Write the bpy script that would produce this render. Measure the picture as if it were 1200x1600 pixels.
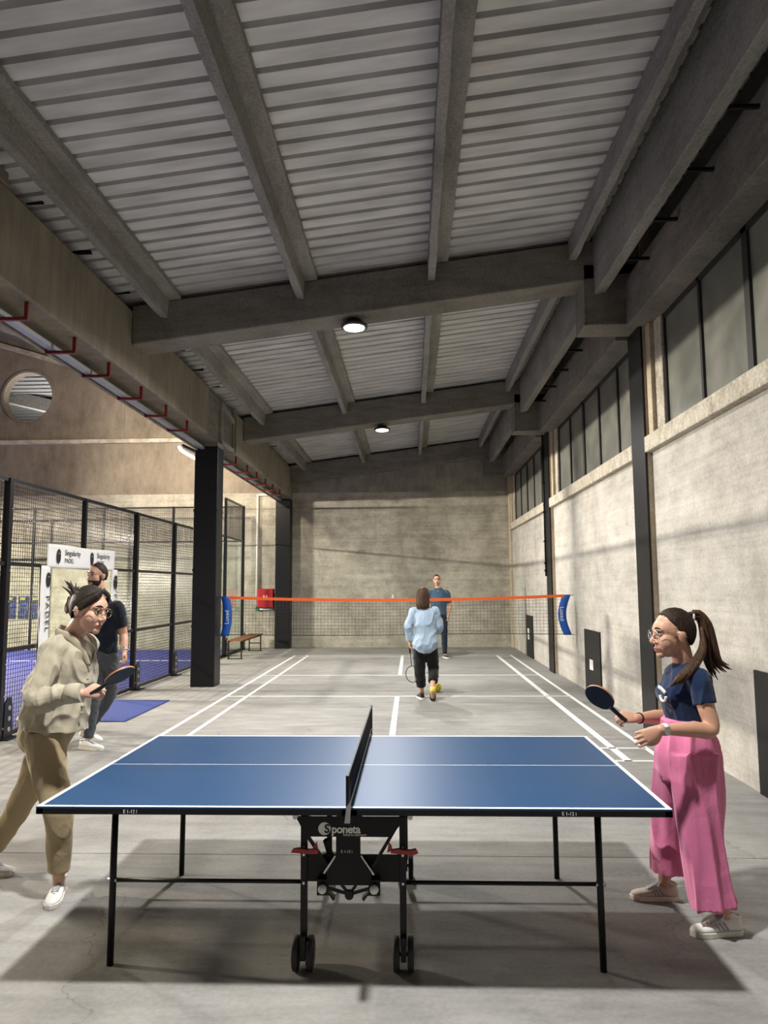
import bpy, bmesh, math, random
from mathutils import Vector, Matrix, noise, Quaternion
for o in list(bpy.data.objects): bpy.data.objects.remove(o)
S = bpy.context.scene
C = S.collection
V = Vector
random.seed(7)
PI = math.pi

# ------------------------------------------------------------------ camera
CAM_H, PITCH, YAW, ROLL, FPX = 1.704, 0.10243, 0.03656, -0.00595, 1138.3
def make_camera():
    fw = V((-math.sin(YAW)*math.cos(PITCH), math.cos(YAW)*math.cos(PITCH), math.sin(PITCH)))
    rt = V((math.cos(YAW), math.sin(YAW), 0)); up = rt.cross(fw)
    r = rt*math.cos(ROLL) + up*math.sin(ROLL); u = -rt*math.sin(ROLL) + up*math.cos(ROLL)
    cd = bpy.data.cameras.new('camera'); cd.sensor_fit = 'VERTICAL'; cd.sensor_height = 36.0
    cd.lens = FPX/1600*36.0; cd.clip_end = 200
    co = bpy.data.objects.new('camera', cd); C.objects.link(co)
    m = Matrix((r, u, -fw)).transposed().to_4x4(); m.translation = V((0, 0, CAM_H)); co.matrix_world = m
    S.camera = co
make_camera()
# ------------------------------------------------------------------ world, exposure
w = bpy.data.worlds.new('night'); S.world = w; w.use_nodes = True
w.node_tree.nodes['Background'].inputs[0].default_value = (0.55, 0.6, 0.7, 1)
w.node_tree.nodes['Background'].inputs[1].default_value = 0.02
S.view_settings.view_transform = 'Standard'; S.view_settings.look = 'None'
S.view_settings.gamma = 1.0; S.view_settings.use_curve_mapping = False
S.view_settings.exposure = 0.2
# ------------------------------------------------------------------ lamp powers (the lights sit in their fixtures' builders)
P_BAY, P_FLOOD, P_PADEL, P_TUBE = 265.0, 1700.0, 1600.0, 300.0
COL_BAY = (1.0, 0.98, 0.95); COL_FLOOD = (1.0, 0.92, 0.79); COL_WARM = (1.0, 0.86, 0.66)
def area_light(name, loc, direction, power, size, col, parent=None, spread=PI, shape='DISK', size_y=None):
    ld = bpy.data.lights.new(name, 'AREA'); ld.energy = power; ld.size = size; ld.color = col; ld.shape = shape
    ld.spread = spread
    if size_y: ld.shape = 'RECTANGLE'; ld.size_y = size_y
    lo = bpy.data.objects.new(name, ld); C.objects.link(lo)
    lo.location = V(loc); lo.rotation_euler = V(direction).to_track_quat('-Z', 'Y').to_euler()
    if parent is not None:
        lo.parent = parent; lo.location = V(loc) - ORG.get(parent.name, V())
    return lo

# ------------------------------------------------------------------ materials
MATS = {}
def lin(c): return tuple((x/12.92 if x <= 0.04045 else ((x+0.055)/1.055)**2.4) for x in c)
def plain(name, col, rough=0.6, metal=0.0, emit=None, estr=0.0, bump=0.0, bscale=60, var=0.0, coat=0.0, trans=0.0, alpha=1.0, sheen=0.0):
    m = bpy.data.materials.new(name); m.use_nodes = True; nt = m.node_tree; b = nt.nodes['Principled BSDF']
    b.inputs['Base Color'].default_value = (*col, 1); b.inputs['Roughness'].default_value = rough; b.inputs['Metallic'].default_value = metal
    if coat: b.inputs['Coat Weight'].default_value = coat
    if sheen: b.inputs['Sheen Weight'].default_value = sheen
    if alpha < 1: b.inputs['Alpha'].default_value = alpha
    if emit: b.inputs['Emission Color'].default_value = (*emit, 1); b.inputs['Emission Strength'].default_value = estr
    tc = None
    if bump or var:
        tc = nt.nodes.new('ShaderNodeTexCoord'); n = nt.nodes.new('ShaderNodeTexNoise'); n.inputs['Scale'].default_value = bscale; n.inputs['Detail'].default_value = 5
        nt.links.new(tc.outputs['Object'], n.inputs['Vector'])
        if bump:
            bp = nt.nodes.new('ShaderNodeBump'); bp.inputs['Strength'].default_value = bump; bp.inputs['Distance'].default_value = 0.01
            nt.links.new(n.outputs['Fac'], bp.inputs['Height']); nt.links.new(bp.outputs['Normal'], b.inputs['Normal'])
        if var:
            r = nt.nodes.new('ShaderNodeValToRGB')
            r.color_ramp.elements[0].position = 0.3; r.color_ramp.elements[1].position = 0.7
            r.color_ramp.elements[0].color = (*[max(0, c*(1-var)) for c in col], 1); r.color_ramp.elements[1].color = (*[min(1, c*(1+var)) for c in col], 1)
            nt.links.new(n.outputs['Fac'], r.inputs['Fac']); nt.links.new(r.outputs['Color'], b.inputs['Base Color'])
    MATS[name] = m; return m

def concrete(name, dark, light, stain=None, rough=0.85, bump=0.35, streak=(1, 1, 1), board=0.0, board_axis='Z', cracks=False, speck=0.12, blocks=False, cloud=0.6):
    """mottled concrete: large clouds, streaks, fine grain, optional board marks and cracks"""
    m = bpy.data.materials.new(name); m.use_nodes = True; nt = m.node_tree; N = nt.nodes; L = nt.links; b = N['Principled BSDF']
    b.inputs['Roughness'].default_value = rough; b.inputs['Specular IOR Level'].default_value = 0.25
    g = N.new('ShaderNodeNewGeometry')
    def noise_(scale, detail=6, vec=None, rough_=0.6, dist=0.0):
        n = N.new('ShaderNodeTexNoise'); n.inputs['Scale'].default_value = scale; n.inputs['Detail'].default_value = detail
        n.inputs['Roughness'].default_value = rough_; n.inputs['Distortion'].default_value = dist
        L.new(vec if vec else g.outputs['Position'], n.inputs['Vector']); return n
    def mapping(sc):
        mp = N.new('ShaderNodeMapping'); mp.inputs['Scale'].default_value = sc; L.new(g.outputs['Position'], mp.inputs['Vector']); return mp.outputs['Vector']
    def math_(op, a, bb, clamp=False):
        q = N.new('ShaderNodeMath'); q.operation = op; q.use_clamp = clamp
        for i, x in enumerate((a, bb)):
            if isinstance(x, (int, float)): q.inputs[i].default_value = x
            else: L.new(x, q.inputs[i])
        return q.outputs[0]
    big = noise_(cloud, 8, dist=0.4); mid = noise_(3.2, 8, mapping(streak), 0.65); fine = noise_(38, 6)
    f = math_('ADD', math_('MULTIPLY', big.outputs['Fac'], 0.5), math_('MULTIPLY', mid.outputs['Fac'], 0.5))
    f = math_('ADD', f, math_('MULTIPLY', math_('SUBTRACT', fine.outputs['Fac'], 0.5), speck*2))
    h = math_('ADD', math_('MULTIPLY', fine.outputs['Fac'], 0.5), math_('MULTIPLY', mid.outputs['Fac'], 0.6))
    if board:
        bn = noise_(1.0, 5, mapping((0.35, 0.35, board)), 0.75)
        f = math_('ADD', f, math_('MULTIPLY', math_('SUBTRACT', bn.outputs['Fac'], 0.5), 0.35))
        h = math_('ADD', h, math_('MULTIPLY', bn.outputs['Fac'], 0.6))
    if blocks:
        br = N.new('ShaderNodeTexBrick'); br.inputs['Scale'].default_value = 1.0
        sp = N.new('ShaderNodeSeparateXYZ'); cb = N.new('ShaderNodeCombineXYZ'); L.new(g.outputs['Position'], sp.inputs[0]); L.new(sp.outputs['X'], cb.inputs['X']); L.new(sp.outputs['Z'], cb.inputs['Y'])
        L.new(cb.outputs[0], br.inputs['Vector']); br.inputs['Brick Width'].default_value = 0.5; br.inputs['Row Height'].default_value = 0.22; br.inputs['Mortar Size'].default_value = 0.012
        br.inputs['Color1'].default_value = (0, 0, 0, 1); br.inputs['Color2'].default_value = (1, 1, 1, 1); br.inputs['Mortar'].default_value = (0.4, 0.4, 0.4, 1)
        f = math_('ADD', f, math_('MULTIPLY', math_('SUBTRACT', br.outputs['Color'], 0.5), 0.10))
    r = N.new('ShaderNodeValToRGB'); r.color_ramp.elements[0].position = 0.33; r.color_ramp.elements[1].position = 0.67
    r.color_ramp.elements[0].color = (*dark, 1); r.color_ramp.elements[1].color = (*light, 1)
    L.new(f, r.inputs['Fac']); col = r.outputs['Color']
    if stain:
        sn = noise_(1.1, 7, mapping((1, 1, 0.45)), 0.7, 0.8); rr = N.new('ShaderNodeValToRGB')
        rr.color_ramp.elements[0].position = 0.52; rr.color_ramp.elements[1].position = 0.72
        rr.color_ramp.elements[0].color = (0, 0, 0, 1); rr.color_ramp.elements[1].color = (0.6, 0.6, 0.6, 1)
        L.new(sn.outputs['Fac'], rr.inputs['Fac'])
        mx = N.new('ShaderNodeMix'); mx.data_type = 'RGBA'; L.new(rr.outputs['Color'], mx.inputs['Factor']); L.new(col, mx.inputs['A']); mx.inputs['B'].default_value = (*stain, 1)
        col = mx.outputs['Result']
    if cracks:
        vo = N.new('ShaderNodeTexVoronoi'); vo.feature = 'DISTANCE_TO_EDGE'; vo.inputs['Scale'].default_value = 0.55
        dn = noise_(2.2, 6); va = N.new('ShaderNodeVectorMath'); va.operation = 'MULTIPLY_ADD'
        L.new(dn.outputs['Color'], va.inputs[0]); va.inputs[1].default_value = (0.7, 0.7, 0.0); L.new(g.outputs['Position'], va.inputs[2])
        L.new(va.outputs[0], vo.inputs['Vector'])
        cr = N.new('ShaderNodeValToRGB'); cr.color_ramp.elements[0].position = 0.0; cr.color_ramp.elements[1].position = 0.004
        cr.color_ramp.elements[0].color = (1, 1, 1, 1); cr.color_ramp.elements[1].color = (0, 0, 0, 1); L.new(vo.outputs['Distance'], cr.inputs['Fac'])
        msk = noise_(0.9, 2); mk = math_('MULTIPLY', cr.outputs['Color'], math_('GREATER_THAN', msk.outputs['Fac'], 0.5))
        mx = N.new('ShaderNodeMix'); mx.data_type = 'RGBA'; L.new(math_('MULTIPLY', mk, 0.35), mx.inputs['Factor']); L.new(col, mx.inputs['A']); mx.inputs['B'].default_value = (0.03, 0.028, 0.025, 1)
        col = mx.outputs['Result']
    L.new(col, b.inputs['Base Color'])
    bp = N.new('ShaderNodeBump'); bp.inputs['Strength'].default_value = bump; bp.inputs['Distance'].default_value = 0.015
    L.new(h, bp.inputs['Height']); L.new(bp.outputs['Normal'], b.inputs['Normal'])
    MATS[name] = m; return m

def fabric(name, col, weave=900, var=0.12, rough=0.85, fold=0.5, fscale=9):
    m = bpy.data.materials.new(name); m.use_nodes = True; nt = m.node_tree; N = nt.nodes; L = nt.links; b = N['Principled BSDF']
    b.inputs['Roughness'].default_value = rough; b.inputs['Sheen Weight'].default_value = 0.15; b.inputs['Specular IOR Level'].default_value = 0.2
    tc = N.new('ShaderNodeTexCoord')
    n = N.new('ShaderNodeTexNoise'); n.inputs['Scale'].default_value = fscale; n.inputs['Detail'].default_value = 4; n.inputs['Distortion'].default_value = 1.2
    n2 = N.new('ShaderNodeTexNoise'); n2.inputs['Scale'].default_value = weave; n2.inputs['Detail'].default_value = 2
    L.new(tc.outputs['Object'], n.inputs['Vector']); L.new(tc.outputs['Object'], n2.inputs['Vector'])
    r = N.new('ShaderNodeValToRGB'); r.color_ramp.elements[0].position = 0.3; r.color_ramp.elements[1].position = 0.7
    r.color_ramp.elements[0].color = (*[c*(1-var) for c in col], 1); r.color_ramp.elements[1].color = (*[min(1, c*(1+var)) for c in col], 1)
    L.new(n2.outputs['Fac'], r.inputs['Fac']); L.new(r.outputs['Color'], b.inputs['Base Color'])
    bp = N.new('ShaderNodeBump'); bp.inputs['Strength'].default_value = fold; bp.inputs['Distance'].default_value = 0.02
    L.new(n.outputs['Fac'], bp.inputs['Height']); L.new(bp.outputs['Normal'], b.inputs['Normal'])
    MATS[name] = m; return m

def skin(name, col):
    m = plain(name, col, 0.5, bump=0.08, bscale=300, var=0.06)
    b = m.node_tree.nodes['Principled BSDF']; b.inputs['Subsurface Weight'].default_value = 0.08; b.inputs['Subsurface Radius'].default_value = (0.02, 0.008, 0.004); b.inputs['Subsurface Scale'].default_value = 0.3
    return m

def hair_mat(name, dark, light, axis=(60, 60, 6)):
    m = bpy.data.materials.new(name); m.use_nodes = True; nt = m.node_tree; N = nt.nodes; L = nt.links; b = N['Principled BSDF']
    b.inputs['Roughness'].default_value = 0.6; b.inputs['Specular IOR Level'].default_value = 0.2
    tc = N.new('ShaderNodeTexCoord'); mp = N.new('ShaderNodeMapping'); mp.inputs['Scale'].default_value = axis; L.new(tc.outputs['Object'], mp.inputs['Vector'])
    n = N.new('ShaderNodeTexNoise'); n.inputs['Scale'].default_value = 3; n.inputs['Detail'].default_value = 4; L.new(mp.outputs[0], n.inputs['Vector'])
    r = N.new('ShaderNodeValToRGB'); r.color_ramp.elements[0].position = 0.35; r.color_ramp.elements[1].position = 0.7
    r.color_ramp.elements[0].color = (*dark, 1); r.color_ramp.elements[1].color = (*light, 1); L.new(n.outputs['Fac'], r.inputs['Fac']); L.new(r.outputs['Color'], b.inputs['Base Color'])
    bp = N.new('ShaderNodeBump'); bp.inputs['Strength'].default_value = 0.5; bp.inputs['Distance'].default_value = 0.004; L.new(n.outputs['Fac'], bp.inputs['Height']); L.new(bp.outputs['Normal'], b.inputs['Normal'])
    MATS[name] = m; return m

concrete('floor', (0.155, 0.151, 0.143), (0.325, 0.318, 0.30), stain=(0.185, 0.172, 0.152), streak=(0.5, 2.2, 1), cracks=True, bump=0.25, rough=0.72)
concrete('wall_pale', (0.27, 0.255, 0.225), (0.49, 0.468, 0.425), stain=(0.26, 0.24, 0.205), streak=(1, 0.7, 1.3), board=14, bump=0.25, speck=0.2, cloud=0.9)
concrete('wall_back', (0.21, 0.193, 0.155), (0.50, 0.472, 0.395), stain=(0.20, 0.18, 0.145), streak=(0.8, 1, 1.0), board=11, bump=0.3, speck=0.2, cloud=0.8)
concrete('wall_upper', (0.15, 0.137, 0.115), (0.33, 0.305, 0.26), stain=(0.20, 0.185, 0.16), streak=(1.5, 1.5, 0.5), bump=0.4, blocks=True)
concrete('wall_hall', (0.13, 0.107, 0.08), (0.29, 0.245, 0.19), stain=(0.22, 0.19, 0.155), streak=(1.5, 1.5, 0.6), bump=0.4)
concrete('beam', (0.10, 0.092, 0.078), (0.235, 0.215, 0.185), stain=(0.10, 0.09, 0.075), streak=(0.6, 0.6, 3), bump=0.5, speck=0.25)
concrete('purlin', (0.15, 0.143, 0.132), (0.31, 0.295, 0.27), stain=(0.13, 0.123, 0.112), streak=(3, 0.5, 3), bump=0.6, speck=0.28)
concrete('girder', (0.15, 0.13, 0.10), (0.30, 0.26, 0.205), stain=(0.13, 0.11, 0.085), streak=(1, 2.5, 0.4), bump=0.4)
concrete('sill', (0.24, 0.215, 0.165), (0.55, 0.51, 0.43), stain=(0.2, 0.17, 0.12), streak=(1, 4, 2), bump=0.7, speck=0.3, cloud=4)
concrete('jamb', (0.28, 0.22, 0.15), (0.50, 0.43, 0.32), stain=(0.2, 0.16, 0.11), streak=(2, 2, 1), bump=0.6, speck=0.25)
def sheet_mat():
    m = plain('sheet', (0.62, 0.61, 0.595), 0.45, 0.2)
    nt = m.node_tree; N = nt.nodes; L = nt.links; b = N['Principled BSDF']; g = N.new('ShaderNodeNewGeometry'); mp = N.new('ShaderNodeMapping'); mp.inputs['Scale'].default_value = (0.7, 3, 1); L.new(g.outputs['Position'], mp.inputs['Vector'])
    n = N.new('ShaderNodeTexNoise'); n.inputs['Scale'].default_value = 2.0; n.inputs['Detail'].default_value = 7; L.new(mp.outputs[0], n.inputs['Vector'])
    r = N.new('ShaderNodeValToRGB'); r.color_ramp.elements[0].position = 0.3; r.color_ramp.elements[1].position = 0.68
    r.color_ramp.elements[0].color = (0.40, 0.39, 0.38, 1); r.color_ramp.elements[1].color = (0.62, 0.615, 0.61, 1); L.new(n.outputs['Fac'], r.inputs['Fac']); L.new(r.outputs['Color'], b.inputs['Base Color'])
sheet_mat()
plain('sheet_dark', (0.2, 0.19, 0.18), 0.5, 0.2)
plain('black_wrap', (0.0095, 0.0095, 0.0105), 0.42, bump=0.25, bscale=6)
MATS['black_wrap'].node_tree.nodes['Principled BSDF'].inputs['Specular IOR Level'].default_value = 0.25
plain('black_panel', (0.008, 0.008, 0.009), 0.5, bump=0.1, bscale=30)
MATS['black_panel'].node_tree.nodes['Principled BSDF'].inputs['Specular IOR Level'].default_value = 0.25
plain('black_metal', (0.008, 0.008, 0.009), 0.42)
MATS['black_metal'].node_tree.nodes['Principled BSDF'].inputs['Specular IOR Level'].default_value = 0.25
plain('black_rail', (0.009, 0.009, 0.011), 0.32)
MATS['black_rail'].node_tree.nodes['Principled BSDF'].inputs['Specular IOR Level'].default_value = 0.35
plain('wire', (0.016, 0.016, 0.017), 0.4)
plain('window_frame', (0.018, 0.018, 0.018), 0.5)
plain('white_paint', (0.72, 0.72, 0.71), 0.6, bump=0.2, bscale=40, var=0.12)
plain('white_plastic', (0.75, 0.75, 0.73), 0.35)
plain('steel', (0.55, 0.55, 0.56), 0.35, 0.9)
plain('galvanised', (0.36, 0.37, 0.38), 0.45, 0.5)
plain('red_steel', (0.15, 0.012, 0.012), 0.5)
plain('red_cabinet', (0.40, 0.014, 0.018), 0.4)
plain('red_lever', (0.32, 0.012, 0.012), 0.35)
plain('green_pipe', (0.03, 0.16, 0.07), 0.4)
plain('pipe_white', (0.66, 0.66, 0.62), 0.4)
plain('table_blue', (0.006, 0.046, 0.125), 0.40, bump=0.03, bscale=900)
MATS['table_blue'].node_tree.nodes['Principled BSDF'].inputs['Specular IOR Level'].default_value = 0.32
plain('table_line', (0.80, 0.82, 0.83), 0.4)
plain('court_blue', (0.012, 0.02, 0.16), 0.75, bump=0.3, bscale=300, var=0.2)
plain('mat_blue', (0.016, 0.035, 0.19), 0.9, bump=0.4, bscale=400, var=0.2)
plain('rubber', (0.014, 0.014, 0.014), 0.7)
plain('orange_tape', (0.85, 0.13, 0.015), 0.6)
plain('banner_blue', (0.008, 0.085, 0.42), 0.5, bump=0.2, bscale=20)
plain('banner_white', (0.80, 0.80, 0.80), 0.6, bump=0.3, bscale=14)
plain('ink_black', (0.008, 0.008, 0.008), 0.6)
plain('poster_blue', (0.008, 0.016, 0.075), 0.4, var=0.5, bscale=6)
plain('poster_yellow', (0.42, 0.46, 0.02), 0.5)
plain('poster_line', (0.12, 0.2, 0.5), 0.5)
plain('wood', (0.20, 0.085, 0.035), 0.5, bump=0.2, bscale=30, var=0.35)
plain('paddle_black', (0.006, 0.006, 0.007), 0.55)
plain('paddle_red', (0.35, 0.015, 0.015), 0.5)
plain('paddle_wood', (0.42, 0.26, 0.13), 0.5)
plain('yellow', (0.75, 0.58, 0.05), 0.6)
plain('lamp_lens', (1, 1, 1), 0.3, emit=(1.0, 0.97, 0.9), estr=40)
plain('tube_lens', (1, 1, 1), 0.3, emit=(1.0, 0.93, 0.82), estr=18)
plain('lamp_body', (0.05, 0.05, 0.055), 0.4, 0.5)
plain('yellow_lit', (0.75, 0.6, 0.25), 0.5)
def glass_mat(name, tint, rough, mixfac):
    m = bpy.data.materials.new(name); m.use_nodes = True; nt = m.node_tree; N = nt.nodes; L = nt.links
    for n in list(N): N.remove(n)
    out = N.new('ShaderNodeOutputMaterial'); t = N.new('ShaderNodeBsdfTransparent'); t.inputs[0].default_value = (*tint, 1)
    gl = N.new('ShaderNodeBsdfGlossy'); gl.inputs['Roughness'].default_value = rough; lw = N.new('ShaderNodeLayerWeight'); pw = N.new('ShaderNodeMath'); pw.operation = 'POWER'; pw.inputs[1].default_value = 4.0; L.new(lw.outputs['Facing'], pw.inputs[0]); fr = N.new('ShaderNodeMath'); fr.operation = 'MULTIPLY_ADD'; fr.inputs[1].default_value = 0.5; fr.inputs[2].default_value = 0.025; L.new(pw.outputs[0], fr.inputs[0])
    mx = N.new('ShaderNodeMixShader'); L.new(fr.outputs[0], mx.inputs[0]); L.new(t.outputs[0], mx.inputs[1]); L.new(gl.outputs[0], mx.inputs[2]); L.new(mx.outputs[0], out.inputs[0])
    MATS[name] = m
glass_mat('clear_glass', (0.95, 0.975, 0.965), 0.02, 0.1)
def dusty_pane():
    m = plain('dusty_pane', (0.17, 0.17, 0.145), 0.28)
    nt = m.node_tree; N = nt.nodes; L = nt.links; b = N['Principled BSDF']; g = N.new('ShaderNodeNewGeometry')
    n = N.new('ShaderNodeTexNoise'); n.inputs['Scale'].default_value = 1.6; n.inputs['Detail'].default_value = 9; n.inputs['Distortion'].default_value = 0.6; L.new(g.outputs['Position'], n.inputs['Vector'])
    r = N.new('ShaderNodeValToRGB'); r.color_ramp.elements[0].position = 0.3; r.color_ramp.elements[1].position = 0.75
    r.color_ramp.elements[0].color = (0.10, 0.102, 0.09, 1); r.color_ramp.elements[1].color = (0.24, 0.24, 0.205, 1); L.new(n.outputs['Fac'], r.inputs['Fac']); L.new(r.outputs['Color'], b.inputs['Base Color'])
dusty_pane()

# ------------------------------------------------------------------ mesh building
ORG = {}
class MB:
    def __init__(s): s.v = []; s.f = []; s.sm = []; s.mi = []; s.m = 0
    def add(s, vs, fs, smooth=False):
        o = len(s.v); s.v += [V(x) for x in vs]
        for f in fs: s.f.append(tuple(i+o for i in f)); s.sm.append(smooth); s.mi.append(s.m)
        return s
    def box(s, x0, x1, y0, y1, z0, z1):
        return s.add([(x0,y0,z0),(x1,y0,z0),(x1,y1,z0),(x0,y1,z0),(x0,y0,z1),(x1,y0,z1),(x1,y1,z1),(x0,y1,z1)],
              [(0,3,2,1),(4,5,6,7),(0,1,5,4),(1,2,6,5),(2,3,7,6),(3,0,4,7)])
    def obox(s, M, sx, sy, sz):
        c = [(-1,-1,-1),(1,-1,-1),(1,1,-1),(-1,1,-1),(-1,-1,1),(1,-1,1),(1,1,1),(-1,1,1)]
        return s.add([M @ V((a*sx/2,b*sy/2,d*sz/2)) for a,b,d in c], [(0,3,2,1),(4,5,6,7),(0,1,5,4),(1,2,6,5),(2,3,7,6),(3,0,4,7)])
    def bar(s, a, b, wd, hg, up=(0,0,1)):
        a, b = V(a), V(b); t = (b-a).normalized(); u = V(up)
        if abs(t.dot(u)) > 0.98: u = V((0,1,0))
        x = t.cross(u).normalized(); z = x.cross(t)
        M = Matrix((x, t, z)).transposed().to_4x4(); M.translation = (a+b)/2
        return s.obox(M, wd, (b-a).length, hg)
    def prism(s, pts, axis, a, b):
        n = len(pts); ar = sum(pts[i][0]*pts[(i+1) % n][1]-pts[(i+1) % n][0]*pts[i][1] for i in range(n))
        if ar < 0: pts = pts[::-1]
        def mk(p, q): return {'x': (q, p[0], p[1]), 'y': (p[0], q, p[1]), 'z': (p[0], p[1], q)}[axis]
        vs = [mk(p, a) for p in pts]+[mk(p, b) for p in pts]
        fl = (a < b); fl = fl if axis != 'y' else not fl
        fs = [tuple(range(n))[::-1] if fl else tuple(range(n)), tuple(range(n, 2*n)) if fl else tuple(range(n, 2*n))[::-1]]
        for i in range(n):
            j = (i+1) % n; q = (i, j, n+j, n+i); fs.append(q if fl else q[::-1])
        return s.add(vs, fs)
    def cyl(s, a, b, r, n=12, r2=None):
        return s.tube([a, b], [r, r if r2 is None else r2], n=n, sub=1)
    def tube(s, pts, rad, n=12, side=None, sub=4, cap='flat', smooth=True):
        pts = [V(p) for p in pts]; rad = [(r, r) if isinstance(r, (int, float)) else r for r in rad]
        if sub > 1 and len(pts) > 2:
            P, R = [], []
            for i in range(len(pts)-1):
                p0, p1, p2, p3 = pts[max(i-1,0)], pts[i], pts[i+1], pts[min(i+2,len(pts)-1)]
                r0, r1, r2, r3 = rad[max(i-1,0)], rad[i], rad[i+1], rad[min(i+2,len(pts)-1)]
                for k in range(sub):
                    t = k/sub; t2 = t*t; t3 = t2*t
                    c = (-0.5*t3+t2-0.5*t, 1.5*t3-2.5*t2+1, -1.5*t3+2*t2+0.5*t, 0.5*t3-0.5*t2)
                    P.append(p0*c[0]+p1*c[1]+p2*c[2]+p3*c[3]); R.append(tuple(max(0.0008, r0[q]*c[0]+r1[q]*c[1]+r2[q]*c[2]+r3[q]*c[3]) for q in (0,1)))
            P.append(pts[-1]); R.append(rad[-1])
        else: P, R = pts, rad
        if cap == 'round':
            def ext(p, q, r):
                d = (p-q).normalized(); m_ = min(r); return [(p+d*m_*0.5, (r[0]*0.86, r[1]*0.86)), (p+d*m_*0.85, (r[0]*0.52, r[1]*0.52)), (p+d*m_, (r[0]*0.1, r[1]*0.1))]
            e0 = ext(P[0], P[1], R[0]); e1 = ext(P[-1], P[-2], R[-1])
            P = [e[0] for e in e0[::-1]]+P+[e[0] for e in e1]; R = [e[1] for e in e0[::-1]]+R+[e[1] for e in e1]
        rings = []; pa = None
        for i, p in enumerate(P):
            t = (P[min(i+1,len(P)-1)]-P[max(i-1,0)])
            t = t.normalized() if t.length > 1e-9 else V((0,0,1))
            if side is not None: a = V(side)
            elif pa is not None: a = pa
            else: a = V((1,0,0)) if abs(t.x) < 0.8 else V((0,1,0))
            a = a - t*a.dot(t)
            if a.length < 1e-6: a = t.orthogonal()
            a.normalize(); bb = t.cross(a); pa = a
            rings.append([p + a*math.cos(2*PI*k/n)*R[i][0] + bb*math.sin(2*PI*k/n)*R[i][1] for k in range(n)])
        vs = [q for r in rings for q in r]; fs = []
        for i in range(len(rings)-1):
            for k in range(n):
                k2 = (k+1) % n; fs.append((i*n+k, i*n+k2, (i+1)*n+k2, (i+1)*n+k))
        s.add(vs, fs, smooth); o = len(s.v)-len(vs)
        for f in (tuple(o+k for k in range(n))[::-1], tuple(o+(len(rings)-1)*n+k for k in range(n))): s.f.append(f); s.sm.append(False); s.mi.append(s.m)
        return s
    def ell(s, c, r, M=None, nu=20, nv=12, keep=None):
        c = V(c); idx = {}; vs = []; fs = []
        for j in range(nv+1):
            th = PI*j/nv
            for i in range(nu):
                ph = 2*PI*i/nu; d = V((math.sin(th)*math.cos(ph), math.sin(th)*math.sin(ph), math.cos(th)))
                q = V((d.x*r[0], d.y*r[1], d.z*r[2])); 
                if M is not None: q = M @ q
                vs.append(c+q); idx[(j,i)] = (len(vs)-1, d)
        for j in range(nv):
            for i in range(nu):
                i2 = (i+1) % nu; qs = [(j,i),(j+1,i),(j+1,i2),(j,i2)]
                if keep and not all(keep(idx[q][1]) for q in qs): continue
                f = [idx[q][0] for q in qs]
                if j == 0: f = [f[0], f[1], f[2]]
                elif j == nv-1: f = [f[0], f[1], f[3]]
                fs.append(tuple(f))
        return s.add(vs, fs, True)
    def lathe(s, prof, M, n=24, smooth=True):
        vs = []; fs = []
        for r, z in prof:
            for k in range(n): vs.append(M @ V((r*math.cos(2*PI*k/n), r*math.sin(2*PI*k/n), z)))
        for i in range(len(prof)-1):
            for k in range(n):
                k2 = (k+1) % n; fs.append((i*n+k, i*n+k2, (i+1)*n+k2, (i+1)*n+k))
        s.add(vs, fs, smooth); o = len(s.v)-len(vs)
        for f in (tuple(o+k for k in range(n))[::-1], tuple(o+(len(prof)-1)*n+k for k in range(n))): s.f.append(f); s.sm.append(False); s.mi.append(s.m)
        return s
    def xf(s, M): s.v = [M @ q for q in s.v]; return s
    def mesh(s, name):
        me = bpy.data.meshes.new(name); me.from_pydata([tuple(q) for q in s.v], [], s.f); me.polygons.foreach_set('use_smooth', s.sm); me.polygons.foreach_set('material_index', s.mi); me.update(); return me
    def build(s, name, mat, parent=None, bevel=0.0, kind=None):
        me = s.mesh(name); return put(name, me, mat, parent, bevel, kind)

def put(name, me, mat, parent=None, bevel=0.0, kind=None):
    o = bpy.data.objects.new(name, me); C.objects.link(o)
    for mm in (mat if isinstance(mat, (list, tuple)) else [mat]): me.materials.append(MATS[mm])
    if parent is not None:
        org = ORG[parent.name]; o.parent = parent
    else:
        n = len(me.vertices); co = [0.0]*(3*n); me.vertices.foreach_get('co', co)
        xs, ys, zs = co[0::3], co[1::3], co[2::3]
        org = V(((min(xs)+max(xs))/2, (min(ys)+max(ys))/2, min(zs))); o.location = org
    me.transform(Matrix.Translation(-org)); ORG[o.name] = org.copy()
    if bevel:
        b = o.modifiers.new('bevel', 'BEVEL'); b.width = bevel; b.segments = 2; b.limit_method = 'ANGLE'
    if kind: o['kind'] = kind
    return o
def thing(name, label, cat, loc, group=None):
    o = bpy.data.objects.new(name, None); C.objects.link(o); o.location = V(loc); o.empty_display_size = 0.1
    ORG[o.name] = V(loc); return tag(o, label, cat, group)
def tag(o, label=None, cat=None, group=None):
    if label: o['label'] = label
    if cat: o['category'] = cat
    if group: o['group'] = group
    return o
def struct(name, mb, mat, bevel=0.0, label=None):
    o = mb.build(name, mat, None, bevel, 'structure')
    if label: o['label'] = label
    return o
def sroot(name, loc, label=None):
    o = bpy.data.objects.new(name, None); C.objects.link(o); o.location = V(loc); ORG[o.name] = V(loc); o['kind'] = 'structure'
    if label: o['label'] = label
    return o
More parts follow.
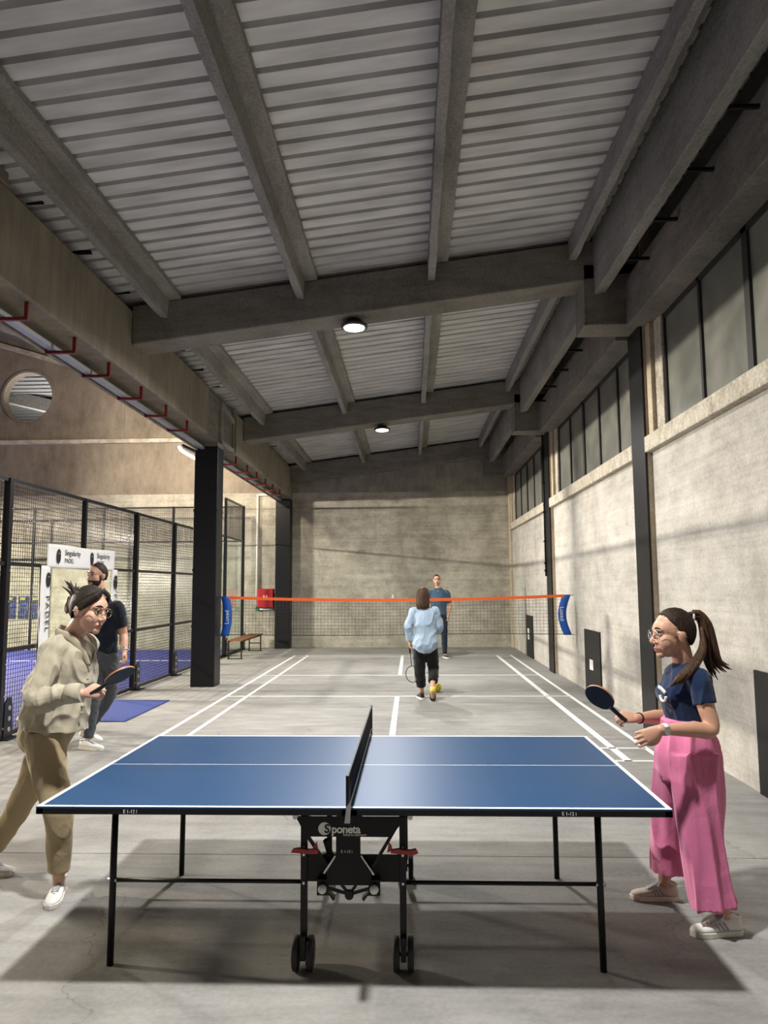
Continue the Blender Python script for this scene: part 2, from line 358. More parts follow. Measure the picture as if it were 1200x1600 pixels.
def text(name, body, size, M, mat, parent, bold=0.0, ext=0.0008, align='LEFT', shear=0.0, spacing=1.0):
    cu = bpy.data.curves.new(name, 'FONT'); cu.body = body; cu.size = size; cu.align_x = align; cu.extrude = ext; cu.offset = bold; cu.shear = shear; cu.space_character = spacing; cu.resolution_u = 3
    t = bpy.data.objects.new('tmp_text', cu); C.objects.link(t)
    dg = bpy.context.evaluated_depsgraph_get(); me = bpy.data.meshes.new_from_object(t.evaluated_get(dg)); bpy.data.objects.remove(t); bpy.data.curves.remove(cu)
    me.transform(M); me.name = name; me.materials.clear(); return put(name, me, mat, parent)
def frame(x, y, z, o):
    M = Matrix((V(x), V(y), V(z))).transposed().to_4x4(); M.translation = V(o); return M
def wire_grid(mb, o, u, v, lu, lv, nu, nv, r):
    """wires over the rectangle o + u*lu + v*lv: nu wires across u, nv across v, square section"""
    o, u, v = V(o), V(u), V(v); w = u.cross(v).normalized()
    for i in range(nu+1):
        a = o+u*(lu*i/nu); mb.tube([a, a+v*lv], [r, r], n=3, sub=1, side=u)
    for i in range(nv+1):
        a = o+v*(lv*i/nv); mb.tube([a, a+u*lu], [r, r], n=3, sub=1, side=v)
# ================================================================== THE SETTING
XW, YB = 2.86, 20.93
XG0, XG1 = -3.84, -3.42
FR = [2.85, 8.85, 14.85, 20.85]
def zs(x): return 5.678+0.124*x          # underside of the roof sheet
def zbm(x): return 5.122+0.1257*x        # soffit of the roof beams
# ---- floor: slabs with open saw-cut joints over a dark bed
fl = struct('floor', MB().box(-16.2, 3.1, -6.2, 21.2, -0.12, -0.012), 'floor', label='grey power-floated concrete floor with saw-cut joints')
ys = [-6.2, -2.36, 1.24, 4.84, 8.44, 12.04, 15.64, 21.2]
for a, b in zip(ys[:-1], ys[1:]):
    MB().box(-4.72, 3.1, a+0.004, b-0.004, -0.012, 0).build('slab', 'floor', fl)
tf = struct('floor_padel_court', MB().box(-14.7, -4.74, 0.3, 20.3, -0.012, 0.004), 'court_blue', label='blue padel court turf behind the mesh fence')
MB().box(-14.7, -4.74, 17.22, 17.28, 0.004, 0.006).build('line', 'table_line', tf)
MB().box(-9.73, -9.67, 10.3, 17.22, 0.004, 0.006).build('line', 'table_line', tf)
MB().box(-16.2, -4.74, 20.3, 21.2, -0.012, 0).build('slab', 'floor', fl); MB().box(-16.2, -4.74, -6.2, 0.3, -0.012, 0).build('slab', 'floor', fl)
# ---- painted badminton court
cm = sroot('floor_court_markings', (-0.24, 12.95, 0), 'white painted badminton court lines on the concrete floor')
def line(x0, x1, y0, y1): MB().box(x0, x1, y0, y1, 0, 0.0025).build('line', 'white_paint', cm)
for x, wd in ((-2.93, 0.055), (-2.60, 0.055), (2.10, 0.075), (2.45, 0.055)): line(x-wd/2, x+wd/2, 7.37, 18.53)
for y in (7.40, 7.97, 11.63, 14.36, 18.10, 18.50): line(-2.93, 2.45, y-0.022, y+0.022)
line(-0.27, -0.20, 7.4, 11.63); line(-0.27, -0.20, 14.36, 18.5)
# ---- right wall
wr = MB()
for k in range(4):
    y0 = FR[k]-5.75; y1 = FR[k]-0.25; wr.box(XW, 3.1, y0, y1, 0, 3.26)
wr.box(XW, 3.1, -6.2, FR[0]-5.75, 0, 3.26)
wall_r = struct('wall_right', wr, 'wall_pale', label='pale board-marked concrete wall below the high windows')
for k in range(4):
    y0 = FR[k]-5.75; y1 = FR[k]-0.25
    MB().box(2.77, 3.05, y0, y1-(0 if k else 0)+0.0, 3.262, 3.45).build('sill', 'sill', wall_r, bevel=0.012)
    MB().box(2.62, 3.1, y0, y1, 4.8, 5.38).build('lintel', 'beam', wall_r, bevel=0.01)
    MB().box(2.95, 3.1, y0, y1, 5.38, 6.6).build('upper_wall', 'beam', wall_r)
    MB().box(2.83, 3.1, y1-0.16, y1, 3.45, 4.8).build('pier', 'jamb', wall_r, bevel=0.01)
    MB().box(2.88, 3.1, y1-0.405, y1-0.16, 3.45, 4.8).build('jamb', 'sill', wall_r, bevel=0.01)
for k, y in enumerate(FR):
    col = struct('column_right', MB().box(2.80, 3.12, y-0.25, y+0.25, 0, 6.2), 'jamb', 0.012, 'concrete wall column with a black face on the right wall')
    if k < 3: MB().box(2.776, 2.80, y-0.25, y+0.25, 0, 5.02).build('black_cladding', 'black_wrap', col)
    MB().prism([(2.12, 4.83), (2.80, 4.83), (2.80, 5.6), (2.12, 5.6)], 'y', y-0.25, y+0.2).build('corbel', 'beam', col, bevel=0.015)
    MB().box(2.125, 2.14, y-0.262, y-0.25, 4.83, 5.38).build('corbel_rib', 'beam', col)
    MB().box(2.125, 2.78, y-0.262, y-0.25, 4.83, 4.86).build('corbel_rib', 'beam', col)
# ---- windows (dusty panes between black steel mullions)
for k in (0, 1, 2, 3):
    ya = FR[k]-0.655; yb = FR[k]-5.75
    wn = sroot('window_%d' % (k+1), (2.95, (ya+yb)/2, 3.45), 'high strip window of dusty panes in black steel frame')
    ms = [ya-(ya-yb)*i/5 for i in range(6)]
    for i, y in enumerate(ms):
        wd = 0.05 if i not in (2,) else 0.10
        MB().box(2.91, 2.97, y-wd/2, y+wd/2, 3.45, 4.8).build('mullion', 'window_frame', wn)
    MB().box(2.91, 2.97, yb, ya, 3.45, 3.49).build('frame', 'window_frame', wn); MB().box(2.91, 2.97, yb, ya, 4.745, 4.8).build('frame', 'window_frame', wn)
    for i in range(5): MB().box(2.936, 2.946, ms[i+1]+0.02, ms[i]-0.02, 3.485, 4.75).build('pane', 'dusty_pane', wn)
# ---- back wall
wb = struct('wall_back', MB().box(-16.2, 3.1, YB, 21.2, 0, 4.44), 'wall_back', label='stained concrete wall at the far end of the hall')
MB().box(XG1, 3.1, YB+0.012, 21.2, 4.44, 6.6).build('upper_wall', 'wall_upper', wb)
MB().box(2.80, 2.86, YB-0.06, YB, 0, 4.44).build('corner_fillet', 'wall_back', wb)
ul = MB()   # upper wall of the padel hall with its round opening
HX, HZ, HR, HS = -11.4, 7.43, 0.74, 1.1
ul.box(-16.2, HX-HS, YB+0.012, 21.2, 4.44, 10.6); ul.box(HX+HS, XG1, YB+0.012, 21.2, 4.44, 10.6)
ul.box(HX-HS, HX+HS, YB+0.012, 21.2, 4.44, HZ-HS); ul.box(HX-HS, HX+HS, YB+0.012, 21.2, HZ+HS, 10.6)
n = 48; vs = []; fs = []
for k in range(n):
    a = 2*PI*k/n; c, s_ = math.cos(a), math.sin(a); q = HS/max(abs(c), abs(s_))
    for rr, yy in ((HR, YB+0.012), (q, YB+0.012), (HR, 21.2)): vs.append((HX+c*rr, yy, HZ+s_*rr))
for k in range(n):
    j = (k+1) % n; fs += [(3*k, 3*k+1, 3*j+1, 3*j), (3*k, 3*j, 3*j+2, 3*k+2)]
ul.add(vs, fs)
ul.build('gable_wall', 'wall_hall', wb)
rg = MB()
for k in range(n):
    a, b = 2*PI*k/n, 2*PI*(k+1)/n
    p = [(HX+math.cos(t)*r_, y_, HZ+math.sin(t)*r_) for t in (a, b) for r_, y_ in ((HR, YB-0.03), (HR+0.07, YB-0.03), (HR+0.07, YB+0.02), (HR, YB+0.02))]
    rg.add(p, [(0,1,5,4), (1,2,6,5), (3,0,4,7)])
rg.build('opening_ring', 'wall_hall', wb)
MB().box(-16.2, -3.9, YB-0.16, YB+0.02, 5.96, 6.08).build('ledge', 'sill', wb, bevel=0.01)
for x in (-8.5, -4.6): MB().box(x-0.02, x+0.02, YB-0.004, YB+0.02, 6.08, 7.3 if x < -5 else 6.4).build('joint_strip', 'wall_upper', wb)
MB().bar((-16.2, YB-0.05, 9.02+0.301*3.86), (-3.9, YB-0.05, 9.02-0.301*8.44), 0.16, 0.14).build('gable_strip', 'sill', wb, bevel=0.01)
# hall seen through the round opening
nr = struct('ceiling_next_hall', MB().prism([(21.22, 8.27), (30.0, 7.45), (30.0, 7.5), (21.22, 8.32)], 'x', -16, -7), 'sheet_dark', label='sheet roof of the next hall seen through the round opening')
for k in range(24):
    y = 21.6+k*0.32; MB().bar((-16, y, 8.25-0.0934*(y-21.22)), (-7, y, 8.25-0.0934*(y-21.22)), 0.05, 0.04).build('rib', 'galvanised', nr)
MB().bar((-14.6, 22.6, 8.3), (-8.0, 24.4, 6.9), 0.3, 0.42).build('rafter', 'purlin', nr)
# ---- walls out of frame that close the hall
struct('wall_rear', MB().box(-16.2, 3.1, -6.4, -6.2, 0, 10.6), 'wall_back'); struct('wall_left', MB().box(-16.4, -16.2, -6.4, 21.2, 0, 10.6), 'wall_pale')
struct('wall_left_upper', MB().box(XG0, -3.72, -6.2, 20.93, 5.14, 6.9), 'girder')
# ---- black columns carrying the left girder
for nm, y0, y1 in (('column_left', 12.70, 13.10), ('column_back_left', 20.5, 20.92)):
    c = struct(nm, MB().box(XG0+0.012, XG1-0.012, y0+0.012, y1-0.012, 0, 4.31), 'girder', label='square column wrapped in black under the left girder' if nm == 'column_left' else 'far black-wrapped column at the end wall')
    MB().box(XG0, XG1, y0, y1, 0, 4.22).build('black_wrap', 'black_wrap', c, bevel=0.012)
    for z in (1.02, 2.0, 3.05): MB().box(XG0-0.003, XG1+0.003, y0-0.003, y1+0.003, z, z+0.035).build('wrap_seam', 'black_wrap', c)
# ---- left girder
gl = struct('girder_left', MB().box(XG0, XG1, -6.2, 12.05, 4.31, 5.13), 'girder', 0.02, 'long concrete girder on the left, open to the padel hall')
MB().box(XG0, XG1, 13.9, 20.9, 4.31, 5.13).build('girder_span', 'girder', gl, bevel=0.02)
MB().box(XG0, XG1-0.06, 12.05, 13.9, 4.31, 5.16).build('column_head', 'beam', gl, bevel=0.015)
for a, b in (((XG1-0.03, 13.0, 4.36), (XG1-0.03, 14.0, 4.36)), ((XG1-0.03, 13.0, 4.36), (XG1-0.03, 13.0, 5.1)), ((XG1-0.03, 13.0, 5.08), (XG1-0.03, 14.0, 4.92)), ((XG1-0.03, 13.95, 4.36), (XG1-0.03, 13.95, 5.2))):
    MB().bar(a, b, 0.07, 0.06, up=(1, 0, 0)).build('frame_bar', 'purlin', gl, bevel=0.008)
MB().box(XG0, XG1, 5.2, 5.82, 5.13, 5.62).build('bearing_block', 'girder', gl, bevel=0.02)
MB().box(XG0+0.02, XG0+0.06, -6.2, 20.9, 4.16, 4.31).build('drip_edge', 'girder', gl)
# ---- roof beams
for i, y in enumerate(FR):
    y0, y1 = y-0.25, y+0.2
    if i == 3: y0, y1 = 20.55, 20.94
    pts = [(XG1, zbm(XG1)), (2.80, zbm(2.80)), (2.80, zbm(2.80)+0.5), (XG1, zbm(XG1)+0.5)]
    struct('roof_beam', MB().prism(pts, 'y', y0, y1), 'beam', 0.018, 'sloping concrete roof beam across the hall')
# ---- purlins (L section), one per bay
bays = [(-6.2, 2.6), (3.05, 8.6), (9.05, 14.6), (15.05, 20.55)]
for xs in (-3.06, -1.37, 0.24, 1.96):
    for a, b in bays:
        zt = zs(xs)
        pts = [(xs, zt-0.27), (xs+0.085, zt-0.27), (xs+0.10, zt-0.05), (xs+0.25, zt-0.035), (xs+0.25, zs(xs+0.25)-0.002), (xs, zt-0.002)]
        me = MB()
        # rough formwork edge: several rings along the length
        steps = 26; rings = []
        for q in range(steps+1):
            y = a-0.0+(b-a)*q/steps; j = [(random.uniform(-1, 1)*0.006, random.uniform(-1, 1)*0.007) for _ in pts]
            rings.append([(p[0]+(d[0] if 0 < q < steps else 0), y, p[1]+(d[1] if k_ in (0, 1) else 0)) for k_, (p, d) in enumerate(zip(pts, j))])
        m = len(pts); vsx = [p for r in rings for p in r]; fsx = [tuple(range(m)), tuple(range(steps*m, steps*m+m))[::-1]]
        for q in range(steps):
            for k_ in range(m):
                k2 = (k_+1) % m; fsx.append((q*m+k2, q*m+k_, (q+1)*m+k_, (q+1)*m+k2))
        me.add(vsx, fsx); struct('roof_purlin', me, 'purlin', 0, 'rough concrete purlin under the corrugated roof')
for a, b in bays:
    pts = [(2.25, 5.21), (2.39, 5.235), (2.42, 5.9), (2.42, 5.96), (2.25, 5.93)]
    struct('girder_right', MB().prism(pts, 'y', a, b), 'purlin', 0.012, 'deep concrete edge girder along the right side')
# ---- corrugated roof sheets, one per bay
def sheet(name, x0, x1, zf, a, b, pitch, mat, h=0.05, label=None, top=0.042):
    me = MB(); prof = []; y = a
    while y < b-1e-6:
        for d, z in ((0, 0), (pitch-top-0.022, 0), (pitch-top-0.010, h), (pitch-0.012, h)):
            if y+d < b: prof.append((y+d, z))
        prof.append((min(b, y+pitch), 0)); y += pitch
    n_ = len(prof); vs = []; fs = []
    for x in (x0, x1):
        for yy, z in prof: vs.append((x, yy, zf(x)+z))
    for k in range(n_-1): fs.append((k, k+1, n_+k+1, n_+k))
    off = 2*n_
    for x in (x0, x1):
        for yy, z in prof: vs.append((x, yy, zf(x)+z+0.004))
    for k in range(n_-1): fs.append((off+k, off+n_+k, off+n_+k+1, off+k+1))
    me.add(vs, fs); return struct(name, me, mat, 0, label)
for a, b in ((-6.2, 2.85), (2.85, 8.85), (8.85, 14.85), (14.85, 20.93)):
    sheet('ceiling_sheet', -3.75, 3.1, lambda x: zs(x)+0.001, a, b, 0.222, 'sheet', label='light grey corrugated metal roof sheet between concrete purlins')
sheet('ceiling_padel_hall', -16.2, -3.74, lambda x: 9.3-0.301*(x+12.34), -6.2, 20.93, 0.3, 'sheet_dark', label='dark corrugated roof of the padel hall')
for y in (2.0, 9.0, 16.0):
    struct('padel_hall_rafter', MB().prism([(-16.2, 9.9), (-3.84, 6.18), (-3.84, 6.62), (-16.2, 10.3)], 'y', y, y+0.35), 'girder', 0.02, 'concrete rafter over the padel hall')
# ---- black hanger brackets in the gaps beside the roof
ORD = ['first', 'second', 'third', 'fourth', 'fifth', 'sixth', 'seventh', 'eighth', 'ninth', 'tenth', 'eleventh', 'twelfth']
for q_, y in enumerate((6.28, 7.30, 8.35, 10.5, 11.5, 12.5, 16.0, 17.0, 18.0)):
    b_ = MB(); b_.bar((-3.70, y, 5.26), (-3.36, y, 5.26), 0.035, 0.035); b_.bar((-3.68, y, 5.13), (-3.68, y, 5.4), 0.035, 0.035)
    tag(b_.build('hanger_bracket', 'black_metal'), 'black hanger bracket above the left girder, %s from the near end' % ORD[q_], 'bracket', 'black brackets above the left girder')
for q_, y in enumerate((5.18, 6.0, 6.85, 7.7, 9.8, 10.8, 11.8, 12.8, 13.8, 16.0, 17.0)):
    b_ = MB(); b_.bar((2.40, y, 5.24), (2.68, y, 5.24), 0.03, 0.03); b_.bar((2.67, y, 5.225), (2.67, y, 5.40), 0.03, 0.03)
    tag(b_.build('gutter_bracket', 'black_metal'), 'black gutter bracket beside the right edge girder, %s from the near end' % ORD[q_], 'bracket', 'black gutter brackets by the right girder')
# ---- red hangers carrying a cable tray under the left girder
for q_, y in enumerate((6.29, 7.24, 8.1, 9.12, 10.08, 11.06, 14.25, 15.28, 16.22, 17.22, 18.14, 19.15)):
    b_ = MB(); b_.bar((-3.78, y, 4.15), (-3.46, y, 4.15), 0.035, 0.03); b_.bar((-3.475, y, 4.14), (-3.475, y, 4.31), 0.035, 0.03); b_.bar((-3.765, y, 4.14), (-3.765, y, 4.22), 0.03, 0.03)
    tag(b_.build('tray_hanger', 'red_steel'), 'dark red tray hanger, %s from the near end, %s the black column' % (ORD[q_], 'before' if q_ < 6 else 'beyond'), 'bracket', 'red hangers under the left girder')
for y0, y1 in ((-2.0, 12.68), (13.12, 20.48)):
    ct = MB(); ct.box(-3.735, -3.665, y0, y1, 4.166, 4.172); ct.box(-3.74, -3.735, y0, y1, 4.166, 4.21); ct.box(-3.665, -3.66, y0, y1, 4.166, 4.21)
    tag(ct.build('cable_tray', 'galvanised'), 'long galvanised cable tray in red hangers, ' + ('before' if y0 < 0 else 'beyond') + ' the black column', 'cable tray')
# ---- high-bay lamps under the beams
def highbay(x, y, label):
    zl = 4.93; t = thing('highbay_lamp', label, 'ceiling lamp', (x, y, zl), 'high-bay lamps under the roof beams')
    T = Matrix.Translation((x, y, zl))
    MB().lathe([(0.135, -0.005), (0.165, 0.0), (0.165, 0.03), (0.11, 0.05), (0.10, 0.085), (0.03, 0.09)], T, 28).build('housing', 'lamp_body', t)
    MB().lathe([(0.125, -0.012), (0.13, -0.006)], T, 28).build('lens', 'lamp_lens', t)
    MB().cyl((x, y, zl+0.085), (x, y, zbm(x)+0.012), 0.012).build('bracket', 'lamp_body', t)
    area_light('highbay_light', (x, y, zl-0.02), (0, 0, -1), P_BAY, 0.24, COL_BAY, t, spread=math.radians(164))
highbay(-0.60, 2.80, 'round high-bay lamp under the roof beam above the table')
highbay(-0.68, 8.80, 'round high-bay lamp, glaring, under the nearer visible roof beam')
highbay(-0.57, 14.80, 'smaller-looking high-bay lamp under the farther roof beam')
# ---- round fill lamps out of view, added to light the padel hall
def padel_fill_lamp(x, y, z, label):
    t = thing('padel_fill_lamp', label, 'ceiling lamp', (x, y, z), 'added fill lamps over the padel court'); T = Matrix.Translation((x, y, z))
    MB().lathe([(0.2, 0), (0.22, 0.03), (0.1, 0.1), (0.03, 0.12)], T, 24).build('housing', 'lamp_body', t); MB().lathe([(0.18, -0.008), (0.19, 0)], T, 24).build('lens', 'lamp_lens', t)
    MB().cyl((x, y, z+0.11), (x, y, 9.3-0.301*(x+12.34)), 0.012).build('cable', 'lamp_body', t)
    area_light('padel_fill_light', (x, y, z-0.02), (0, 0, -1), P_PADEL, 0.36, COL_WARM, t, spread=math.radians(150))
padel_fill_lamp(-11.5, 5.0, 5.6, 'added round fill lamp, out of view, over the near half of the padel court'); padel_fill_lamp(-11.8, 16.5, 5.6, 'added round fill lamp, out of view, over the far half of the padel court')
fp = thing('floodlight_post', 'black post with a court floodlight across the padel court', 'floodlight', (-14.6, 13.0, 0))
MB().box(-14.66, -14.54, 12.94, 13.06, 0, 4.1).build('post', 'black_rail', fp); MB().box(-14.54, -14.46, 12.3, 13.7, 3.84, 4.06).build('head', 'lamp_body', fp)
MB().box(-14.46, -14.452, 12.35, 13.65, 3.88, 4.02).build('lens', 'lamp_lens', fp)
area_light('flood_light', (-14.44, 13.0, 3.95), (1, 0, -0.08), P_FLOOD, 1.3, COL_FLOOD, fp, spread=math.radians(125), size_y=0.12)
nl = thing('next_hall_fill_lamp', 'added unseen uplight that brightens the next hall behind the round opening', 'lamp', (-11.6, 23.0, 5.6))  # added uplight, hidden below the opening, to brighten the next hall's roof
MB().lathe([(0.03, -0.12), (0.16, -0.04), (0.17, 0.0)], Matrix.Translation((-11.6, 23.0, 5.6)), 20).build('housing', 'lamp_body', nl); MB().lathe([(0.15, 0.0), (0.145, 0.008)], Matrix.Translation((-11.6, 23.0, 5.6)), 20).build('lens', 'lamp_lens', nl)
MB().cyl((-11.6, 23.0, 0), (-11.6, 23.0, 5.49), 0.03).build('pole', 'lamp_body', nl)
area_light('next_hall_fill_light', (-11.6, 23.0, 5.63), (0.1, 0.1, 1), 160.0, 0.3, COL_BAY, nl)
# ================================================================== PADEL FENCE
XF = -4.70
pf = thing('padel_fence', 'black wire mesh side fence of the padel court with steel posts', 'fence', (XF, 12.3, 0))
def post(y, h=3.0, foot=True, wd=0.085):
    p = MB().box(XF-0.04, XF+0.04, y-wd/2, y+wd/2, 0, h).build('post', 'black_rail', pf, bevel=0.004)
    for z in [0.12+0.36*k for k in range(int((h-0.2)/0.36)+1)]:
        MB().cyl((XF+0.04, y+0.025, z), (XF+0.047, y+0.025, z), 0.011, 8).build('bolt', 'steel', p)
    if foot:
        f = MB(); f.prism([(y+0.03, 0.0), (y+0.22, 0.0), (y+0.20, 0.36), (y+0.17, 0.46), (y+0.10, 0.46), (y+0.04, 0.40)], 'x', XF+0.035, XF+0.05); f.box(XF-0.1, XF+0.14, y-0.04, y+0.22, 0, 0.014)
        f = f.build('foot_bracket', 'black_rail', pf)
        for z in (0.10, 0.22, 0.34): MB().cyl((XF+0.05, y+0.135, z), (XF+0.054, y+0.135, z), 0.028, 12).build('hole_plate', 'steel', f)
for y in (4.3, 6.3, 8.3, 12.3, 14.3, 16.3): post(y)
for y in (18.3, 20.26): post(y, 4.0 if y > 19 else 3.0, True, 0.06)
MB().box(XF-0.03, XF+0.03, 10.27, 10.33, 2.0, 3.0).build('short_post', 'black_rail', pf)
def rail(y0, y1, z, h=0.045): MB().box(XF-0.022, XF+0.022, y0, y1, z-h/2, z+h/2).build('rail', 'black_rail', pf)
for a, b in ((2.3, 4.3), (4.3, 6.3), (6.3, 8.3), (8.3, 12.3), (12.3, 14.3), (14.3, 16.3)):
    rail(a, b, 2.98); rail(a, b, 2.0)
    if (a, b) != (8.3, 12.3): rail(a, b, 1.0); rail(a, b, 0.04)
rail(8.3, 9.15, 1.0); rail(11.35, 12.3, 1.0); rail(8.3, 9.15, 0.04); rail(11.35, 12.3, 0.04)
def mesh_panel(y0, y1, z0, z1, cell=0.052, r=0.0038):
    m_ = MB(); wire_grid(m_, (XF-0.028, y0, z0), (0, 1, 0), (0, 0, 1), y1-y0, z1-z0, max(1, round((y1-y0)/cell)), max(1, round((z1-z0)/cell)), r)
    m_.build('wire_mesh', 'wire', pf, kind='stuff')
for a, b in ((6.3, 8.3), (12.3, 14.3), (14.3, 16.3)): mesh_panel(a, b, 0.04, 2.98)
mesh_panel(8.3, 12.3, 2.0, 2.98); mesh_panel(8.3, 9.15, 0.04, 2.0); mesh_panel(11.35, 12.3, 0.04, 2.0)
# glass end bay of the side and mesh above it
for a, b in ((16.32, 18.28), (18.32, 20.22)): MB().box(XF-0.006, XF+0.006, a, b, 0.02, 2.97).build('glass_panel', 'clear_glass', pf)
rail(16.3, 20.26, 3.0); rail(16.3, 20.26, 0.03, 0.06); rail(18.3, 20.26, 3.97)
MB().box(XF-0.03, XF+0.03, 18.27, 18.33, 3.0, 3.99).build('post', 'black_rail', pf)
mesh_panel(18.3, 20.25, 3.02, 3.96)
# back side of the cage
pb = thing('padel_back_fence', 'black framed back end of the padel cage with glass below mesh', 'fence', (-9.7, 20.3, 0))
YC = 20.28
for x in [-14.7+2.0*k for k in range(6)]:
    if x > -4.9: continue
    MB().box(x-0.03, x+0.03, YC-0.03, YC+0.03, 0, 4.0).build('post', 'black_rail', pb)
for z in (3.0, 3.97): MB().box(-14.7, XF-0.06, YC-0.022, YC+0.022, z-0.022, z+0.022).build('rail', 'black_rail', pb)
for k in range(5):
    x0 = -14.7+2.0*k; MB().box(x0+0.03, x0+1.93, YC-0.006, YC+0.006, 0.02, 2.97).build('glass_panel', 'clear_glass', pb)
    m_ = MB(); wire_grid(m_, (x0, YC-0.02, 3.02), (1, 0, 0), (0, 0, 1), 1.94, 0.94, 38, 18, 0.004); m_.build('wire_mesh', 'wire', pb, kind='stuff')
# ================================================================== BANNER ARCH AT THE GATE
ba = thing('gate_banner', 'white fabric banner arch over the padel court gate with black logos', 'banner', (XF+0.06, 10.2, 0))
def cloth_yz(y0, y1, z0, z1, x, nu, nv, amp, seed):
    m_ = MB(); vs = []; fs = []
    for sgn in (0, 1):
        for i in range(nu+1):
            for j in range(nv+1):
                y = y0+(y1-y0)*i/nu; z = z0+(z1-z0)*j/nv
                d = amp*noise.noise((y*2.2+seed, z*2.6, seed))+amp*0.5*noise.noise((y*6+seed, z*5, 3))
                vs.append((x+d+(0.004 if sgn else 0), y, z+0.012*noise.noise((y*1.3+seed, 2, j*0.1))))
    o = (nu+1)*(nv+1); q = lambda s_, i, j: s_*o+i*(nv+1)+j
    for i in range(nu):
        for j in range(nv):
            fs.append((q(1,i,j), q(1,i+1,j), q(1,i+1,j+1), q(1,i,j+1))); fs.append((q(0,i,j), q(0,i,j+1), q(0,i+1,j+1), q(0,i+1,j)))
    for i in range(nu): fs += [(q(0,i,0), q(0,i+1,0), q(1,i+1,0), q(1,i,0)), (q(0,i,nv), q(1,i,nv), q(1,i+1,nv), q(0,i+1,nv))]
    for j in range(nv): fs += [(q(0,0,j), q(1,0,j), q(1,0,j+1), q(0,0,j+1)), (q(0,nu,j), q(0,nu,j+1), q(1,nu,j+1), q(1,nu,j))]
    return m_.add(vs, fs, True)
XB = XF+0.06
cloth_yz(9.15, 11.27, 1.98, 2.28, XB, 40, 8, 0.012, 1.0).build('top_panel', 'banner_white', ba)
cloth_yz(9.0, 9.24, 0.03, 2.0, XB, 6, 40, 0.012, 5.0).build('side_sleeve', 'banner_white', ba)
cloth_yz(11.2, 11.38, 0.03, 2.0, XB, 6, 40, 0.012, 9.0).build('side_sleeve', 'banner_white', ba)
MB().cyl((XB-0.012, 9.02, 0), (XB-0.012, 9.02, 2.0), 0.014, 8).build('pole', 'black_metal', ba); MB().cyl((XB-0.012, 11.36, 0), (XB-0.012, 11.36, 2.0), 0.014, 8).build('pole', 'black_metal', ba)
def logo(y, z, sc, x):
    """tilted ball split by two pale seams, drawn on the banner as thin plates"""
    g = MB(); N_ = 60
    def seg(f0, f1, lim):
        vs = []; fs = []
        for i in range(N_+1):
            t = -1+2*i/N_; hw = math.sqrt(max(0, 1-t*t))
            a, b = max(-hw, f0(t)), min(hw, f1(t))
            if b < a: a = b = (a+b)/2 if abs(a) < 2 else 0
            for v_ in (a, b): vs += [(x+0.016, y+t*0.055*sc, z+v_*0.10*sc), (x+0.019, y+t*0.055*sc, z+v_*0.10*sc)]
        for i in range(N_): fs += [(4*i+1, 4*i+5, 4*i+7, 4*i+3), (4*i, 4*i+2, 4*i+6, 4*i+4), (4*i, 4*i+4, 4*i+5, 4*i+1), (4*i+2, 4*i+3, 4*i+7, 4*i+6)]
        g.add(vs, fs)
    up = lambda t: 0.30+0.62*t*t-0.1*t; lo = lambda t: -1.35+2.3*max(0, t+0.15)
    seg(lambda t: up(t)+0.13, lambda t: 2, 0); seg(lambda t: lo(t)+0.14 if t > -0.2 else -2, lambda t: up(t), 0); seg(lambda t: -2, lambda t: lo(t)-0.12, 0)
    g.build('logo', 'ink_black', ba)
FY = lambda y, z, x=XB: frame((0, 1, 0), (0, 0, 1), (1, 0, 0), (x+0.017, y, z))
for y in (9.42, 10.42):
    logo(y, 2.13, 0.95, XB)
    text('lettering', 'Singularity', 0.105, FY(y+0.17, 2.15), 'ink_black', ba, spacing=1.05); text('lettering', 'PADEL', 0.085, FY(y+0.17, 2.05), 'ink_black', ba, spacing=1.1)
logo(9.17, 1.82, 0.95, XB); logo(11.3, 1.80, 1.1, XB)
for y in (9.13, 11.27): text('lettering', 'PADEL', 0.13, frame((0, 0, -1), (0, 1, 0), (1, 0, 0), (XB+0.017, y, 1.62)), 'ink_black', ba, spacing=1.3)
# ================================================================== POSTERS on the far wall behind the court
for i, (x0, x1) in enumerate(((-11.80, -11.47), (-11.42, -11.10), (-11.05, -10.73))):
    po = thing('court_poster', ('dark blue instruction poster with yellow heading, ' + ('leftmost of the three', 'middle of the three', 'rightmost of the three, two diagrams')[i]), 'poster', ((x0+x1)/2, YB-0.012, 0.85), 'padel instruction posters')
    MB().box(x0, x1, YB-0.012, YB, 0.85, 1.5).build('sheet', 'poster_blue', po)
    MB().box(x0+0.05, x1-(0.02 if i == 2 else 0.12), YB-0.015, YB-0.012, 1.39, 1.46).build('heading', 'poster_yellow', po)
    for z0, z1, a, b in (((1.28, 1.29, .04, .28), (1.05, 1.06, .04, .28), (0.95, 0.96, .04, .22), (1.05, 1.29, .04, .05), (1.05, 1.29, .27, .28), (1.16, 1.17, .04, .28)) if i == 1 else ((1.28, 1.29, .16, .28), (1.18, 1.19, .05, .14), (1.13, 1.135, .02, .3), (1.2, 1.29, .16, .17), (0.98, 0.99, .05, .14), (1.0, 1.09, .2, .21), (1.0, 1.01, .2, .28))):
        MB().box(x0+a, x0+b, YB-0.014, YB-0.012, z0, z1).build('diagram_line', 'poster_line', po)
